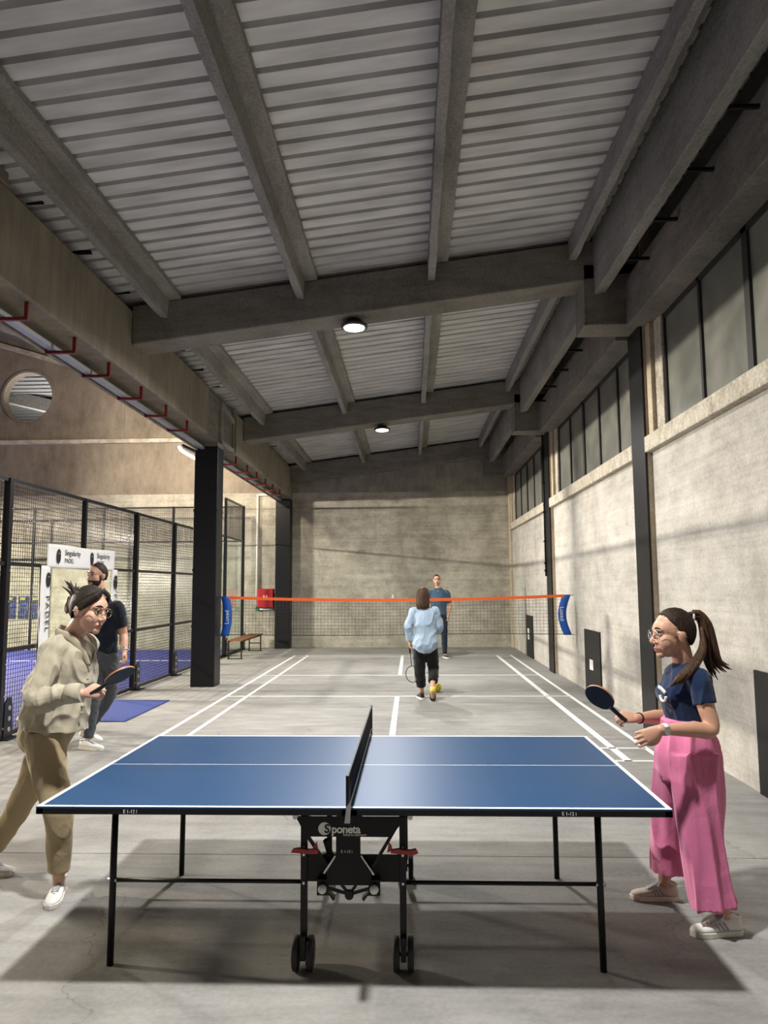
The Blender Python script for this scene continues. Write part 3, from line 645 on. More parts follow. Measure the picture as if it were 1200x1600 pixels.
# ================================================================== LED STRIP by the black column
tl = thing('led_strip_lamp', 'bright bent LED strip lamp behind the left black column', 'wall lamp', (-5.3, 17.0, 4.6))
MB().tube([(-5.52, 17.0, 5.06), (-5.46, 17.0, 4.98), (-5.30, 17.02, 4.88), (-5.05, 17.05, 4.74)], [0.032]*4, 10, cap='round').build('tube', 'tube_lens', tl)
MB().tube([(-5.46, 17.02, 5.1), (-5.2, 17.05, 4.98), (-5.0, 17.08, 4.86)], [0.05]*3, 8).build('reflector', 'black_metal', tl)
MB().tube([(-5.0, 17.08, 4.86), (-4.4, 17.2, 4.9), (-3.84, 17.3, 4.75)], [0.02]*3, 8).build('arm', 'black_metal', tl)
area_light('strip_light', (-5.35, 17.1, 5.2), (-0.25, 0.8, 0.45), P_TUBE, 0.3, COL_WARM, tl)
# ================================================================== FLOOR MAT, BENCH, HYDRANT
mt = MB().box(-4.58, -3.69, 9.44, 11.19, 0, 0.012).build('floor_mat', 'mat_blue', bevel=0.004); tag(mt, 'blue entrance mat on the floor in front of the padel gate', 'mat')
be = thing('bench', 'long slatted wooden bench on black metal legs by the glass', 'bench', (-4.24, 18.75, 0))
for k in range(6):
    x = -4.42+0.062*k; MB().box(x, x+0.044, 17.5, 20.05, 0.43, 0.458).build('slat', 'wood', be, bevel=0.004)
for y in (17.6, 19.85):
    for x in (-4.40, -4.09): MB().box(x-0.014, x+0.014, y-0.014, y+0.014, 0, 0.43).build('leg', 'black_metal', be)
    MB().box(-4.43, -4.05, y-0.014, y+0.014, 0, 0.02).build('foot_bar', 'black_metal', be); MB().box(-4.41, -4.08, y-0.012, y+0.012, 0.20, 0.225).build('cross_bar', 'black_metal', be)
for x in (-4.40, -4.09): MB().box(x-0.012, x+0.012, 17.6, 19.85, 0.405, 0.43).build('seat_rail', 'black_metal', be)
hy = thing('hydrant_cabinet', 'red fire hose cabinet marked H on the end wall', 'fire cabinet', (-4.12, YB-0.1, 1.14))
MB().box(-4.38, -3.925, YB-0.2, YB-0.002, 1.14, 1.67).build('body', 'red_cabinet', hy, bevel=0.008); MB().box(-4.36, -3.945, YB-0.212, YB-0.2, 1.17, 1.64).build('door', 'red_cabinet', hy, bevel=0.004)
text('lettering', 'H', 0.17, frame((1, 0, 0), (0, 0, 1), (0, -1, 0), (-4.15, YB-0.214, 1.36)), 'white_plastic', hy, bold=0.008, align='CENTER')
MB().cyl((-3.90, YB-0.1, 1.58), (-3.93, YB-0.1, 1.58), 0.035, 12).build('valve', 'white_plastic', hy)
pp = thing('water_pipe', 'white riser pipes with green elbows framing the red cabinet', 'pipe', (-4.1, YB-0.06, 1.08))
for x, r in ((-4.43, 0.032), (-3.872, 0.024)): MB().cyl((x, YB-0.06, 1.09), (x, YB-0.06, 4.40), r).build('riser', 'pipe_white', pp)
MB().cyl((-4.43, YB-0.06, 1.09), (-3.872, YB-0.06, 1.09), 0.026).build('bottom_pipe', 'pipe_white', pp); MB().cyl((-4.43, YB-0.06, 4.38), (-3.872, YB-0.06, 4.38), 0.02).build('top_pipe', 'pipe_white', pp)
for x in (-4.43, -3.872): MB().tube([(x, YB-0.06, 1.17), (x, YB-0.06, 1.09), (x+(0.08 if x < -4 else -0.08), YB-0.06, 1.09)], [0.038]*3, 10).build('elbow', 'green_pipe', pp)
# ================================================================== WALL PANELS and conduit on the right wall
for i, (y0, y1) in enumerate(((5.28, 6.28), (11.28, 12.26), (17.42, 18.36))):
    pn = thing('wall_panel', ('black square panel low on the pale wall, ' + ('nearest, behind the woman in pink', 'middle one with white socket', 'farthest, beside the end corner')[i]), 'wall panel', (XW, (y0+y1)/2, 0), 'black panels on the right wall')
    MB().box(XW-0.022, XW, y0, y1, 0, 1.0).build('board', 'black_panel', pn, bevel=0.004)
    for yy, z0, z1 in (((11.80, 0.38, 0.54),) if i == 1 else ((18.0, 0.42, 0.54), (18.0, 0.57, 0.68)) if i == 2 else ()):
        MB().box(XW-0.034, XW-0.022, yy-0.1, yy+0.1, z0, z1).build('socket', 'white_plastic', pn, bevel=0.004)
cd = thing('conduit', 'thin cable conduit with clips running down the second right column', 'conduit', (2.74, 15.0, 1.9))
MB().cyl((2.755, 15.06, 1.9), (2.755, 15.06, 4.85), 0.016, 8).build('pipe', 'black_metal', cd)
for z in (2.0, 2.15, 2.6, 3.2, 3.8, 4.4): MB().box(2.725, 2.78, 15.03, 15.09, z, z+0.03).build('clip', 'black_metal', cd)
# ================================================================== BADMINTON NET
YN = 13.0
def ntop(x): return 1.47+0.065*((x+0.3)/3.1)**2
bn = thing('badminton_net', 'badminton net with orange tape and blue end flags across the court', 'sports net', (-0.3, YN, 0.85))
xs_ = [-3.26+(2.68+3.26)*i/40 for i in range(41)]
tp = MB(); vs = []; fs = []
for x in xs_:
    z = ntop(x); vs += [(x, YN-0.008, z-0.025), (x, YN-0.008, z+0.025), (x, YN+0.008, z+0.025), (x, YN+0.008, z-0.025)]
for i in range(40):
    for k in range(4): fs.append((4*i+k, 4*i+(k+1) % 4, 4*i+4+(k+1) % 4, 4*i+4+k))
fs += [(0, 3, 2, 1), (160, 161, 162, 163)]
tp.add(vs, fs).build('top_tape', 'orange_tape', bn)
def nbot(x): return 0.865+0.01*math.sin(x*1.3)
nm = MB()
for i in range(96):
    x = -3.2+5.82*i/95; nm.tube([(x, YN, nbot(x)), (x, YN, ntop(x)-0.02)], [0.0024, 0.0024], 3, sub=1)
for j in range(1, 11):
    t = j/11; pts = [(x, YN, nbot(x)*(1-t)+ntop(x)*t) for x in xs_[::2]]; nm.tube(pts, [0.0024]*len(pts), 3, sub=1)
nm.build('net_mesh', 'wire', bn, kind='stuff')
MB().tube([(x, YN, nbot(x)) for x in xs_[::2]], [0.006]*21, 5, sub=1).build('bottom_cord', 'black_metal', bn)
def flag(x0, x1, bend, name):
    m_ = MB(); vs = []; fs = []; n_ = 14
    for k in range(n_+1):
        t = k/n_; z = 0.85+0.70*t; o = bend*math.sin(PI*t)
        for x in (x0+o, x1+o):
            vs += [(x, YN-0.006, z), (x, YN+0.006, z)]
    for k in range(n_):
        a = 4*k; b = a+4; fs += [(a, a+2, b+2, b), (a+1, b+1, b+3, a+3), (a, b, b+1, a+1), (a+2, a+3, b+3, b+2)]
    fs += [(0, 1, 3, 2), (4*n_, 4*n_+2, 4*n_+3, 4*n_+1)]
    return m_.add(vs, fs, True).build('end_flag', 'banner_blue', bn)
f1 = flag(-3.40, -3.25, 0.05, 'l'); f2 = flag(2.66, 2.80, -0.09, 'r')
text('lettering', 'Luxed', 0.10, frame((0, 0, 1), (-1, 0, 0), (0, -1, 0), (-3.255, YN-0.0065, 1.06)), 'white_plastic', f1)
text('lettering', 'Luxed', 0.10, frame((0, 0, -1), (1, 0, 0), (0, -1, 0), (2.605, YN-0.0065, 1.34)), 'white_plastic', f2)
MB().tube([(2.80, YN, 1.535), (2.859, YN, 1.55)], [0.005]*2, 5, sub=1).build('rope', 'black_metal', bn); MB().tube([(2.80, YN, 0.86), (2.859, YN, 0.85)], [0.005]*2, 5, sub=1).build('rope', 'black_metal', bn)
MB().tube([(-3.40, YN, 1.54), (-3.42, YN, 1.55)], [0.006]*2, 5, sub=1).build('rope', 'black_metal', bn)
# shuttlecock on the tape
sh = thing('shuttlecock', 'small white shuttlecock caught on the orange net tape', 'shuttlecock', (-0.33, YN, ntop(-0.33)+0.025))
zt = ntop(-0.33)+0.025
MB().lathe([(0.002, 0.0), (0.03, 0.004), (0.012, 0.05), (0.011, 0.055)], Matrix.Translation((-0.33, YN, zt)), 12).build('feathers', 'white_plastic', sh); MB().ell((-0.33, YN, zt+0.058), (0.013, 0.013, 0.013), nu=10, nv=6).build('cork', 'white_paint', sh)
yb_ = MB().ell((0.40, 12.1, 0.075), (0.075, 0.075, 0.075), nu=20, nv=12).build('yellow_ball', 'yellow'); tag(yb_, 'yellow ball on the floor beside the walking woman', 'ball')
# ================================================================== TABLE TENNIS TABLE
X0, X1, Y0, Y1, ZT, XC = -1.645, 1.095, 3.235, 4.76, 0.76, -0.275
tt = thing('table_tennis_table', 'blue folding table tennis table with white lines and black undercarriage', 'table', (XC, 4.0, 0))
for sx, (a, b) in (('l', (X0, XC-0.002)), ('r', (XC+0.002, X1))):
    h = MB().box(a, b, Y0, Y1, ZT-0.008, ZT).build('tabletop', 'table_blue', tt)
    e = MB(); e.box(a, b, Y0, Y0+0.03, ZT-0.032, ZT-0.008); e.box(a, b, Y1-0.03, Y1, ZT-0.032, ZT-0.008); e.box(a, a+0.03, Y0, Y1, ZT-0.032, ZT-0.008); e.box(b-0.03, b, Y0, Y1, ZT-0.032, ZT-0.008); e.box(a+0.03, b-0.03, Y0+0.03, Y1-0.03, ZT-0.012, ZT-0.008)
    e.build('apron', 'black_metal', tt)
    for (c, d, y_, z_) in ((a, b, Y0, Y0+0.02), (a, b, Y1-0.02, Y1)): MB().box(c, d, y_, z_, ZT, ZT+0.0006).build('side_line', 'table_line', h)
    ex = (a, a+0.02) if sx == 'l' else (b-0.02, b); MB().box(ex[0], ex[1], Y0+0.02, Y1-0.02, ZT, ZT+0.0006).build('end_line', 'table_line', h)
    MB().box(a+(0.02 if sx == 'l' else 0), b-(0 if sx == 'l' else 0.02), 3.9955, 4.0005, ZT, ZT+0.0006).build('centre_line', 'table_line', h)
    g = (-1.26 if sx == 'l' else 0.63)
    text('lettering', 'E 1-12 i' if sx == 'l' else 'E 1-12 i', 0.02, frame((1, 0, 0), (0, 0, 1), (0, -1, 0), (g, Y0-0.0008, ZT-0.026)), 'table_line', tt)
    sgn = -1 if sx == 'l' else 1; xo = X0+0.258 if sx == 'l' else X1-0.258; xi = -0.5 if sx == 'l' else -0.05
    for y in (3.46, 4.50):
        MB().cyl((xo, y, 0), (xo+sgn*-0.004, y, ZT-0.012), 0.0155, 14).build('leg', 'black_metal', tt)
        MB().cyl((xo, y, 0.37), (xi, y, 0.37), 0.009, 10).build('stretcher', 'black_metal', tt)
        MB().cyl((xo-0.022, y, 0.37), (xo+0.022, y, 0.37), 0.011, 8).build('joint', 'steel', tt)
        MB().box(xi-0.015, xi+0.015, y-0.02, y+0.01, 0.10, ZT-0.03).build('inner_leg', 'black_metal', tt, bevel=0.003)
        for z in (0.53, 0.495, 0.372): MB().cyl((xi, y-0.02, z), (xi, y-0.026, z), 0.006, 8).build('bolt', 'steel', tt)
        for dx in (-0.032, 0.032):
            wx = xi+dx; wy = y-0.02; T = frame((0, 1, 0), (0, 0, 1), (1, 0, 0), (wx, wy, 0.072))
            wl = MB().lathe([(0.03, -0.012), (0.062, -0.014), (0.072, -0.010), (0.072, 0.010), (0.062, 0.014), (0.03, 0.012)], T, 28).build('wheel', 'rubber', tt)
            MB().cyl((wx-0.015, wy, 0.072), (wx+0.015, wy, 0.072), 0.022, 14).build('hub', 'black_metal', wl)
        MB().cyl((xi-0.045, y-0.02, 0.072), (xi+0.045, y-0.02, 0.072), 0.008, 8).build('axle', 'steel', tt)
        MB().box(xi-0.012, xi+0.012, y-0.05, y+0.02, 0.05, 0.15).build('caster_fork', 'black_metal', tt)
    MB().cyl((xo, 3.46, 0.722), (xo, 4.50, 0.722), 0.007, 8).build('end_bar', 'black_metal', tt); MB().box(xi-0.01, xi+0.01, 3.46, 4.50, 0.62, 0.645).build('frame_rail', 'black_metal', tt)
    # red safety lever
    xr = xi; lv = MB(); lv.prism([(xr-0.055*1.0, 0.515), (xr-0.045, 0.528), (xr-0.02, 0.532), (xr+0.03, 0.526), (xr+0.06, 0.532), (xr+0.07, 0.515), (xr+0.05, 0.508), (xr-0.02, 0.512)], 'y', 3.425, 3.405)
    lv.build('red_lever', 'red_lever', tt)
    MB().prism([(xr+sgn*-0.045, 0.525), (xr+sgn*-0.07, 0.515), (xr+sgn*-0.062, 0.56), (xr+sgn*-0.05, 0.545)], 'y', 3.425, 3.412).build('red_catch', 'red_lever', tt)
for x in (-0.54, -0.02):
    MB().prism([(x-0.03, 0.728), (x+0.05 if x < -0.3 else x+0.03, 0.728), (x+0.03, 0.70), (x-0.03, 0.705)], 'y', 3.38, 3.45).build('hinge_block', 'lamp_body', tt); MB().cyl((x+(0.005), 3.40, 0.672), (x+0.005, 3.41, 0.672), 0.012, 12).build('bolt', 'steel', tt)
PY = 3.405
lp = MB().prism([(-0.535, 0.672), (-0.35, 0.672), (-0.335, 0.69), (-0.245, 0.69), (-0.23, 0.672), (-0.03, 0.672), (-0.105, 0.585), (-0.24, 0.585), (-0.35, 0.585), (-0.49, 0.585), (-0.515, 0.64)], 'y', PY, PY+0.01).build('logo_plate', 'black_panel', tt)
TM = lambda x, z: frame((1, 0, 0), (0, 0, 1), (0, -1, 0), (x, PY-0.001, z))
MB().lathe([(0.028, -0.0006), (0.028, 0.0006)], frame((1, 0, 0), (0, 0, 1), (0, -1, 0), (-0.402, PY-0.0008, 0.620)), 28).build('logo_disc', 'white_plastic', lp)
text('lettering', 'S', 0.052, frame((1, 0, 0), (0, 0, 1), (0, -1, 0), (-0.402, PY-0.002, 0.603)), 'ink_black', lp, bold=0.0016)
text('lettering', 'poneta', 0.050, TM(-0.370, 0.602), 'white_plastic', lp, bold=0.0014, spacing=0.93)
text('lettering', 'MADE IN GERMANY', 0.0125, TM(-0.318, 0.589), 'white_plastic', lp, spacing=0.95)
cp = MB().prism([(-0.35, 0.59), (-0.24, 0.59), (-0.24, 0.50), (-0.19, 0.43), (-0.195, 0.375), (-0.385, 0.375), (-0.395, 0.43), (-0.35, 0.50)], 'y', PY+0.004, PY+0.016).build('centre_plate', 'black_panel', tt)
text('lettering', 'E 1-12 i', 0.017, frame((1, 0, 0), (0, 0, 1), (0, -1, 0), (-0.328, PY+0.003, 0.515)), 'table_line', cp)
MB().box(-0.5, -0.05, 3.45, 3.46, 0.375, 0.492).build('lower_panel', 'black_panel', tt)
MB().box(-0.5, -0.05, 4.48, 4.49, 0.375, 0.492).build('lower_panel', 'black_panel', tt)
for a, b in (((-0.485, 3.43, 0.585), (-0.39, 3.43, 0.45)), ((-0.055, 3.43, 0.66), (-0.19, 3.43, 0.44))): MB().bar(a, b, 0.014, 0.014).build('brace', 'black_metal', tt)
for a, b in (((-0.352, 3.412, 0.50), (-0.405, 3.412, 0.425)), ((-0.238, 3.412, 0.50), (-0.18, 3.412, 0.42))): MB().bar(a, b, 0.005, 0.008).build('edge_rod', 'steel', tt)
MB().lathe([(0.02, -0.01), (0.02, 0.01)], frame((1, 0, 0), (0, 0, 1), (0, -1, 0), (-0.29, 3.41, 0.335)), 16).build('hub', 'black_metal', tt)
for x, z in ((-0.385, 0.36), (-0.325, 0.375), (-0.26, 0.375), (-0.2, 0.36)): MB().bar((-0.29, 3.415, 0.335), (x, 3.415, z), 0.01, 0.012).build('spider_arm', 'black_metal', tt)
for sgn, x in ((-1, -0.41), (1, -0.178)):
    MB().prism([(x+sgn*a, z) for a, z in ((-0.026, 0.398), (0.026, 0.398), (0.026, 0.33), (-0.030, 0.33), (-0.048, 0.305), (-0.056, 0.318), (-0.026, 0.345))], 'y', 3.445, 3.41).build('ball_holder', 'black_metal', tt)
    tag(MB().ell((x, 3.392, 0.364), (0.02, 0.02, 0.02), nu=18, nv=10).build('table_tennis_ball', 'white_plastic'), 'white table tennis ball in the ' + ('left' if sgn < 0 else 'right') + ' holder under the table', 'ball', 'balls in the table holders')
for a, b in (((-0.40, 3.44, 0.56), (-0.36, 3.5, 0.40)), ((-0.44, 4.47, 0.66), (-0.44, 4.47, 0.20))): MB().bar(a, b, 0.02, 0.02).build('brace', 'black_metal', tt)
# net
nt_ = MB(); wire_grid(nt_, (XC, 3.16, ZT+0.006), (0, 1, 0), (0, 0, 1), 1.80, 0.14, 120, 10, 0.0011); nt_.build('net_mesh', 'wire', tt, kind='stuff')
MB().box(XC-0.004, XC+0.004, 3.14, 4.98, ZT+0.143, ZT+0.156).build('net_tape', 'black_metal', tt); MB().box(XC-0.0025, XC+0.0025, 3.16, 4.96, ZT+0.002, ZT+0.008).build('net_cord', 'white_plastic', tt)
for y, s_ in ((3.15, 1), (4.97, -1)):
    MB().box(XC-0.007, XC+0.007, y-0.006, y+0.006, ZT-0.03, ZT+0.157).build('net_post', 'black_metal', tt)
    MB().box(XC-0.012, XC+0.012, min(y, y+s_*0.11), max(y, y+s_*0.11), ZT-0.055, ZT-0.033).build('net_clamp', 'black_metal', tt)
MB().prism([(XC-0.004, ZT+0.03), (XC+0.016, ZT+0.06), (XC+0.012, ZT-0.02), (XC+0.011, ZT-0.033), (XC-0.012, ZT-0.033), (XC-0.012, ZT-0.03)], 'y', 3.135, 3.142).build('net_tensioner', 'galvanised', tt)
# ================================================================== PEOPLE
skin('skin_a', (0.52, 0.285, 0.19)); skin('skin_b', (0.60, 0.36, 0.26)); skin('skin_m', (0.50, 0.28, 0.19))
plain('lip', (0.36, 0.10, 0.085), 0.45); plain('eye_white', (0.42, 0.38, 0.34), 0.35); plain('eye_dark', (0.02, 0.012, 0.008), 0.2)
hair_mat('hair_black', (0.008, 0.006, 0.005), (0.035, 0.024, 0.018)); hair_mat('hair_brown', (0.006, 0.004, 0.003), (0.042, 0.022, 0.012)); hair_mat('hair_mid', (0.016, 0.009, 0.006), (0.10, 0.050, 0.026))
fabric('beige_shirt', (0.40, 0.36, 0.27), fold=0.35); fabric('beige_pants', (0.36, 0.285, 0.17), fold=0.35)
fabric('navy_tee', (0.005, 0.016, 0.052), fold=0.3); fabric('pink_pants', (0.56, 0.155, 0.29), fold=0.3, fscale=6); fabric('dark_tee', (0.006, 0.009, 0.017), fold=0.3)
fabric('grey_jeans', (0.055, 0.06, 0.068), var=0.4, weave=260); fabric('denim_shirt', (0.30, 0.39, 0.49), fold=0.4); fabric('black_pants', (0.006, 0.006, 0.007), fold=0.25)
fabric('teal_polo', (0.038, 0.072, 0.115), fold=0.3); fabric('dark_jeans', (0.010, 0.016, 0.03), var=0.3)
fabric('shoe_white', (0.70, 0.69, 0.66), fold=0.1, fscale=30); fabric('shoe_cream', (0.55, 0.47, 0.40), fold=0.1, fscale=30); plain('sole_white', (0.66, 0.63, 0.57), 0.5); plain('sole_cream', (0.62, 0.55, 0.45), 0.5); plain('sole_brown', (0.07, 0.045, 0.035), 0.7)
fabric('shoe_grey', (0.33, 0.33, 0.34), fold=0.1, fscale=30); fabric('shoe_black', (0.012, 0.012, 0.012), fold=0.1, fscale=30); plain('gold_wire', (0.45, 0.36, 0.24), 0.3, 0.8); plain('clip_beige', (0.36, 0.29, 0.21), 0.5); plain('watch_white', (0.7, 0.7, 0.68), 0.35); plain('sock_yellow', (0.70, 0.55, 0.12), 0.8); plain('print_pink', (0.75, 0.25, 0.35), 0.6)

def remesh(mb, voxel, it=2, wr=None, factor=0.5):
    me = mb.mesh('tmp'); t = bpy.data.objects.new('tmp', me); C.objects.link(t)
    r = t.modifiers.new('r', 'REMESH'); r.mode = 'VOXEL'; r.voxel_size = voxel; r.adaptivity = 0
    s_ = t.modifiers.new('s', 'SMOOTH'); s_.factor = factor; s_.iterations = it
    dg = bpy.context.evaluated_depsgraph_get(); out = bpy.data.meshes.new_from_object(t.evaluated_get(dg)); bpy.data.objects.remove(t); bpy.data.meshes.remove(me)
    if wr:
        amp, fr, seed = wr[:3]; stretch = wr[3] if len(wr) > 3 else (1, 1, 1)
        nn = [v.normal.copy() for v in out.vertices]
        for v, q in zip(out.vertices, nn):
            c = V((v.co.x*stretch[0], v.co.y*stretch[1], v.co.z*stretch[2]))*fr + V((seed, seed*2, 0))
            a = noise.noise(c); b = noise.noise(c*2.3)
            v.co += q*amp*((max(0, 1-abs(a)*3.0)**1.5)*1.1-0.35+b*0.5)
    for p in out.polygons: p.use_smooth = True
    return out

def head_matrix(c, face, up=(0, 0, 1), sc=1.0):
    y = V(face).normalized(); z = V(up); z = (z-y*z.dot(y)).normalized(); x = y.cross(z)
    return frame(x*sc, y*sc, z*sc, c)
def head_shape(mb, M, jaw=1.0, nose_=1.0):
    t = MB()
    t.ell((0, -0.014, 0.036), (0.0735, 0.094, 0.086)); t.ell((0, 0.025, -0.03), (0.0625*jaw, 0.061, 0.080))
    t.ell((0, 0.03, 0.03), (0.060, 0.062, 0.055)); t.ell((0, 0.064, -0.094), (0.022*jaw, 0.022, 0.019)); t.ell((0, 0.02, -0.075), (0.045*jaw, 0.05, 0.03))
    for s in (-1, 1):
        t.ell((s*0.034, 0.042, -0.030), (0.028, 0.036, 0.044)); t.ell((s*0.012, 0.094, -0.036), (0.0085, 0.010, 0.008))
        E_ = Matrix.Rotation(-0.2, 3, 'X'); t.ell((s*0.074, -0.014, -0.008), (0.009, 0.018, 0.031), E_); t.ell((s*0.078, -0.018, 0.0), (0.008, 0.018, 0.02), E_)
    t.tube([(-0.045, 0.070, 0.026), (-0.02, 0.083, 0.029), (0, 0.084, 0.026), (0.02, 0.083, 0.029), (0.045, 0.070, 0.026)], [0.007, 0.010, 0.010, 0.010, 0.007], 8, cap='round')
    t.tube([(0, 0.083, 0.018), (0, 0.094, -0.008), (0, 0.105*nose_, -0.028), (0, 0.096, -0.038)], [0.007, 0.0085, 0.0115, 0.008], 8, cap='round')
    t.tube([(-0.022, 0.074, -0.064), (-0.01, 0.085, -0.061), (0.0, 0.088, -0.062), (0.01, 0.085, -0.061), (0.022, 0.074, -0.064)], [0.004, 0.006, 0.006, 0.006, 0.004], 8, cap='round')
    t.tube([(-0.019, 0.073, -0.073), (0.0, 0.085, -0.074), (0.019, 0.073, -0.073)], [0.004, 0.008, 0.004], 8, cap='round')
    t.xf(M); mb.add(t.v, t.f, True)
def face_parts(root, M, brow_mat, eyes=True, brow=0.004):
    for s in (-1, 1):
        e = MB(); e.ell((s*0.030, 0.0715, 0.006), (0.0135, 0.0125, 0.0105), nu=14, nv=10); e.xf(M); e.build('eye', 'eye_white', root)
        e = MB(); e.ell((s*0.030, 0.0800, 0.006), (0.0078, 0.0048, 0.0082), nu=12, nv=8); e.xf(M); e.build('iris', 'eye_dark', root)
        e = MB(); e.tube([(s*0.016, 0.0825, 0.0135), (s*0.030, 0.0855, 0.0165), (s*0.045, 0.074, 0.012)], [0.0016, 0.0026, 0.0016], 6, cap='round'); e.xf(M); e.build('eyelid', brow_mat, root)
        e = MB(); e.tube([(s*0.012, 0.0905, 0.031), (s*0.030, 0.0885, 0.037), (s*0.048, 0.072, 0.031)], [brow*0.8, brow, brow*0.5], 6, cap='round'); e.xf(M); e.build('eyebrow', brow_mat, root)
    e = MB(); e.tube([(-0.021, 0.0765, -0.0655), (-0.009, 0.0875, -0.0625), (0.0, 0.0905, -0.0635), (0.009, 0.0875, -0.0625), (0.021, 0.0765, -0.0655)], [0.002, 0.005, 0.005, 0.005, 0.002], 8, cap='round')
    e.tube([(-0.018, 0.076, -0.071), (0.0, 0.0875, -0.074), (0.018, 0.076, -0.071)], [0.002, 0.0065, 0.002], 8, cap='round'); e.xf(M); e.build('lips', 'lip', root)
def hair_cap(root, M, mat, a=0.25, k1=0.85, k2=1.2, zmin=-0.72, thick=0.010, sc=1.06, name='hair', lift=0.0):
    t = MB(); bump = lambda d: True
    t.ell((0, -0.017, 0.020+lift), (0.0745*sc+0.002, 0.094*sc+0.004, 0.103*sc+0.003), nu=64, nv=40, keep=lambda d: d.z > zmin and d.y < a+(k1 if d.z > 0 else k2)*d.z)
    t.xf(M); me = t.mesh(name); o = put(name, me, mat, root)
    for v in me.vertices: v.co += v.normal*0.0022*noise.noise(V((v.co.x*90, v.co.y*90, v.co.z*16)))
    so = o.modifiers.new('solid', 'SOLIDIFY'); so.thickness = thick; so.offset = -1
    return o
def glasses(root, M, mat='gold_wire', r=0.024, th=0.0013):
    t = MB()
    for s in (-1, 1):
        c = V((s*0.031, 0.101, 0.002)); n_ = 24
        pts = [c+V((math.cos(2*PI*k/n_)*r*1.05, -abs(math.cos(2*PI*k/n_))*0.0+(-s*math.cos(2*PI*k/n_))*0.006, math.sin(2*PI*k/n_)*r*0.92)) for k in range(n_+1)]
        t.tube(pts, [th]*(n_+1), 6, sub=1); t.tube([(s*0.056, 0.094, 0.008), (s*0.072, 0.05, 0.008), (s*0.079, -0.015, 0.006), (s*0.078, -0.04, -0.012)], [th]*4, 6)
    t.tube([(-0.008, 0.103, 0.006), (0, 0.108, 0.009), (0.008, 0.103, 0.006)], [th]*3, 6)
    t.xf(M); t.build('glasses', mat, root)
def limb(mb, pts, rad, side=None): mb.tube(pts, rad, 16, side=side, sub=5, cap='round')
def hand(mb, wrist, d, dors, sc=1.0, thumb=1, curl=0.4, spread=0.1, tcurl=0.5):
    """palm + five fingers; d = towards the fingers, dors = back of the hand, thumb = side (+1/-1 along d x dors)"""
    d = V(d).normalized(); z = V(dors); z = (z-d*z.dot(d)).normalized(); x = d.cross(z)*thumb
    W = lambda a, b, c: V(wrist)+(x*a+d*b+z*c)*sc
    mb.tube([W(0, -0.01, 0), W(0, 0.02, 0), W(0.002, 0.05, 0), W(0.002, 0.085, -0.002)], [(0.026*sc, 0.02*sc), (0.032*sc, 0.019*sc), (0.040*sc, 0.016*sc), (0.040*sc, 0.012*sc)], 14, side=x, sub=3, cap='round')
    for i, (bx, ln, by) in enumerate(((0.031, 0.072, 0.088), (0.011, 0.081, 0.093), (-0.010, 0.074, 0.090), (-0.029, 0.058, 0.082))):
        ang = 0.0; p = W(bx, by-0.012, -0.001); pts = [p]; rr = [0.0095*sc]
        sp = spread*(1.5-i)/1.5
        for j, fr in enumerate((0.46, 0.30, 0.24)):
            ang += curl*(1.0, 1.15, 0.8)[j]
            dirv = (d*math.cos(ang)-z*math.sin(ang)+x*sp).normalized(); p = p+dirv*ln*fr*sc+(dirv*0.012*sc if j == 0 else V()); pts.append(p); rr.append((0.0088, 0.0078, 0.0066)[j]*sc)
        mb.tube(pts, rr, 10, sub=3, cap='round')
    p0 = W(0.022, 0.018, -0.006); p1 = W(0.048, 0.048, -0.014-0.01*tcurl); p2 = W(0.052-0.02*tcurl, 0.078, -0.018-0.022*tcurl); p3 = W(0.048-0.04*tcurl, 0.100, -0.02-0.026*tcurl)
    mb.tube([p0, p1, p2, p3], [0.014*sc, 0.0115*sc, 0.010*sc, 0.0075*sc], 10, sub=3, cap='round')
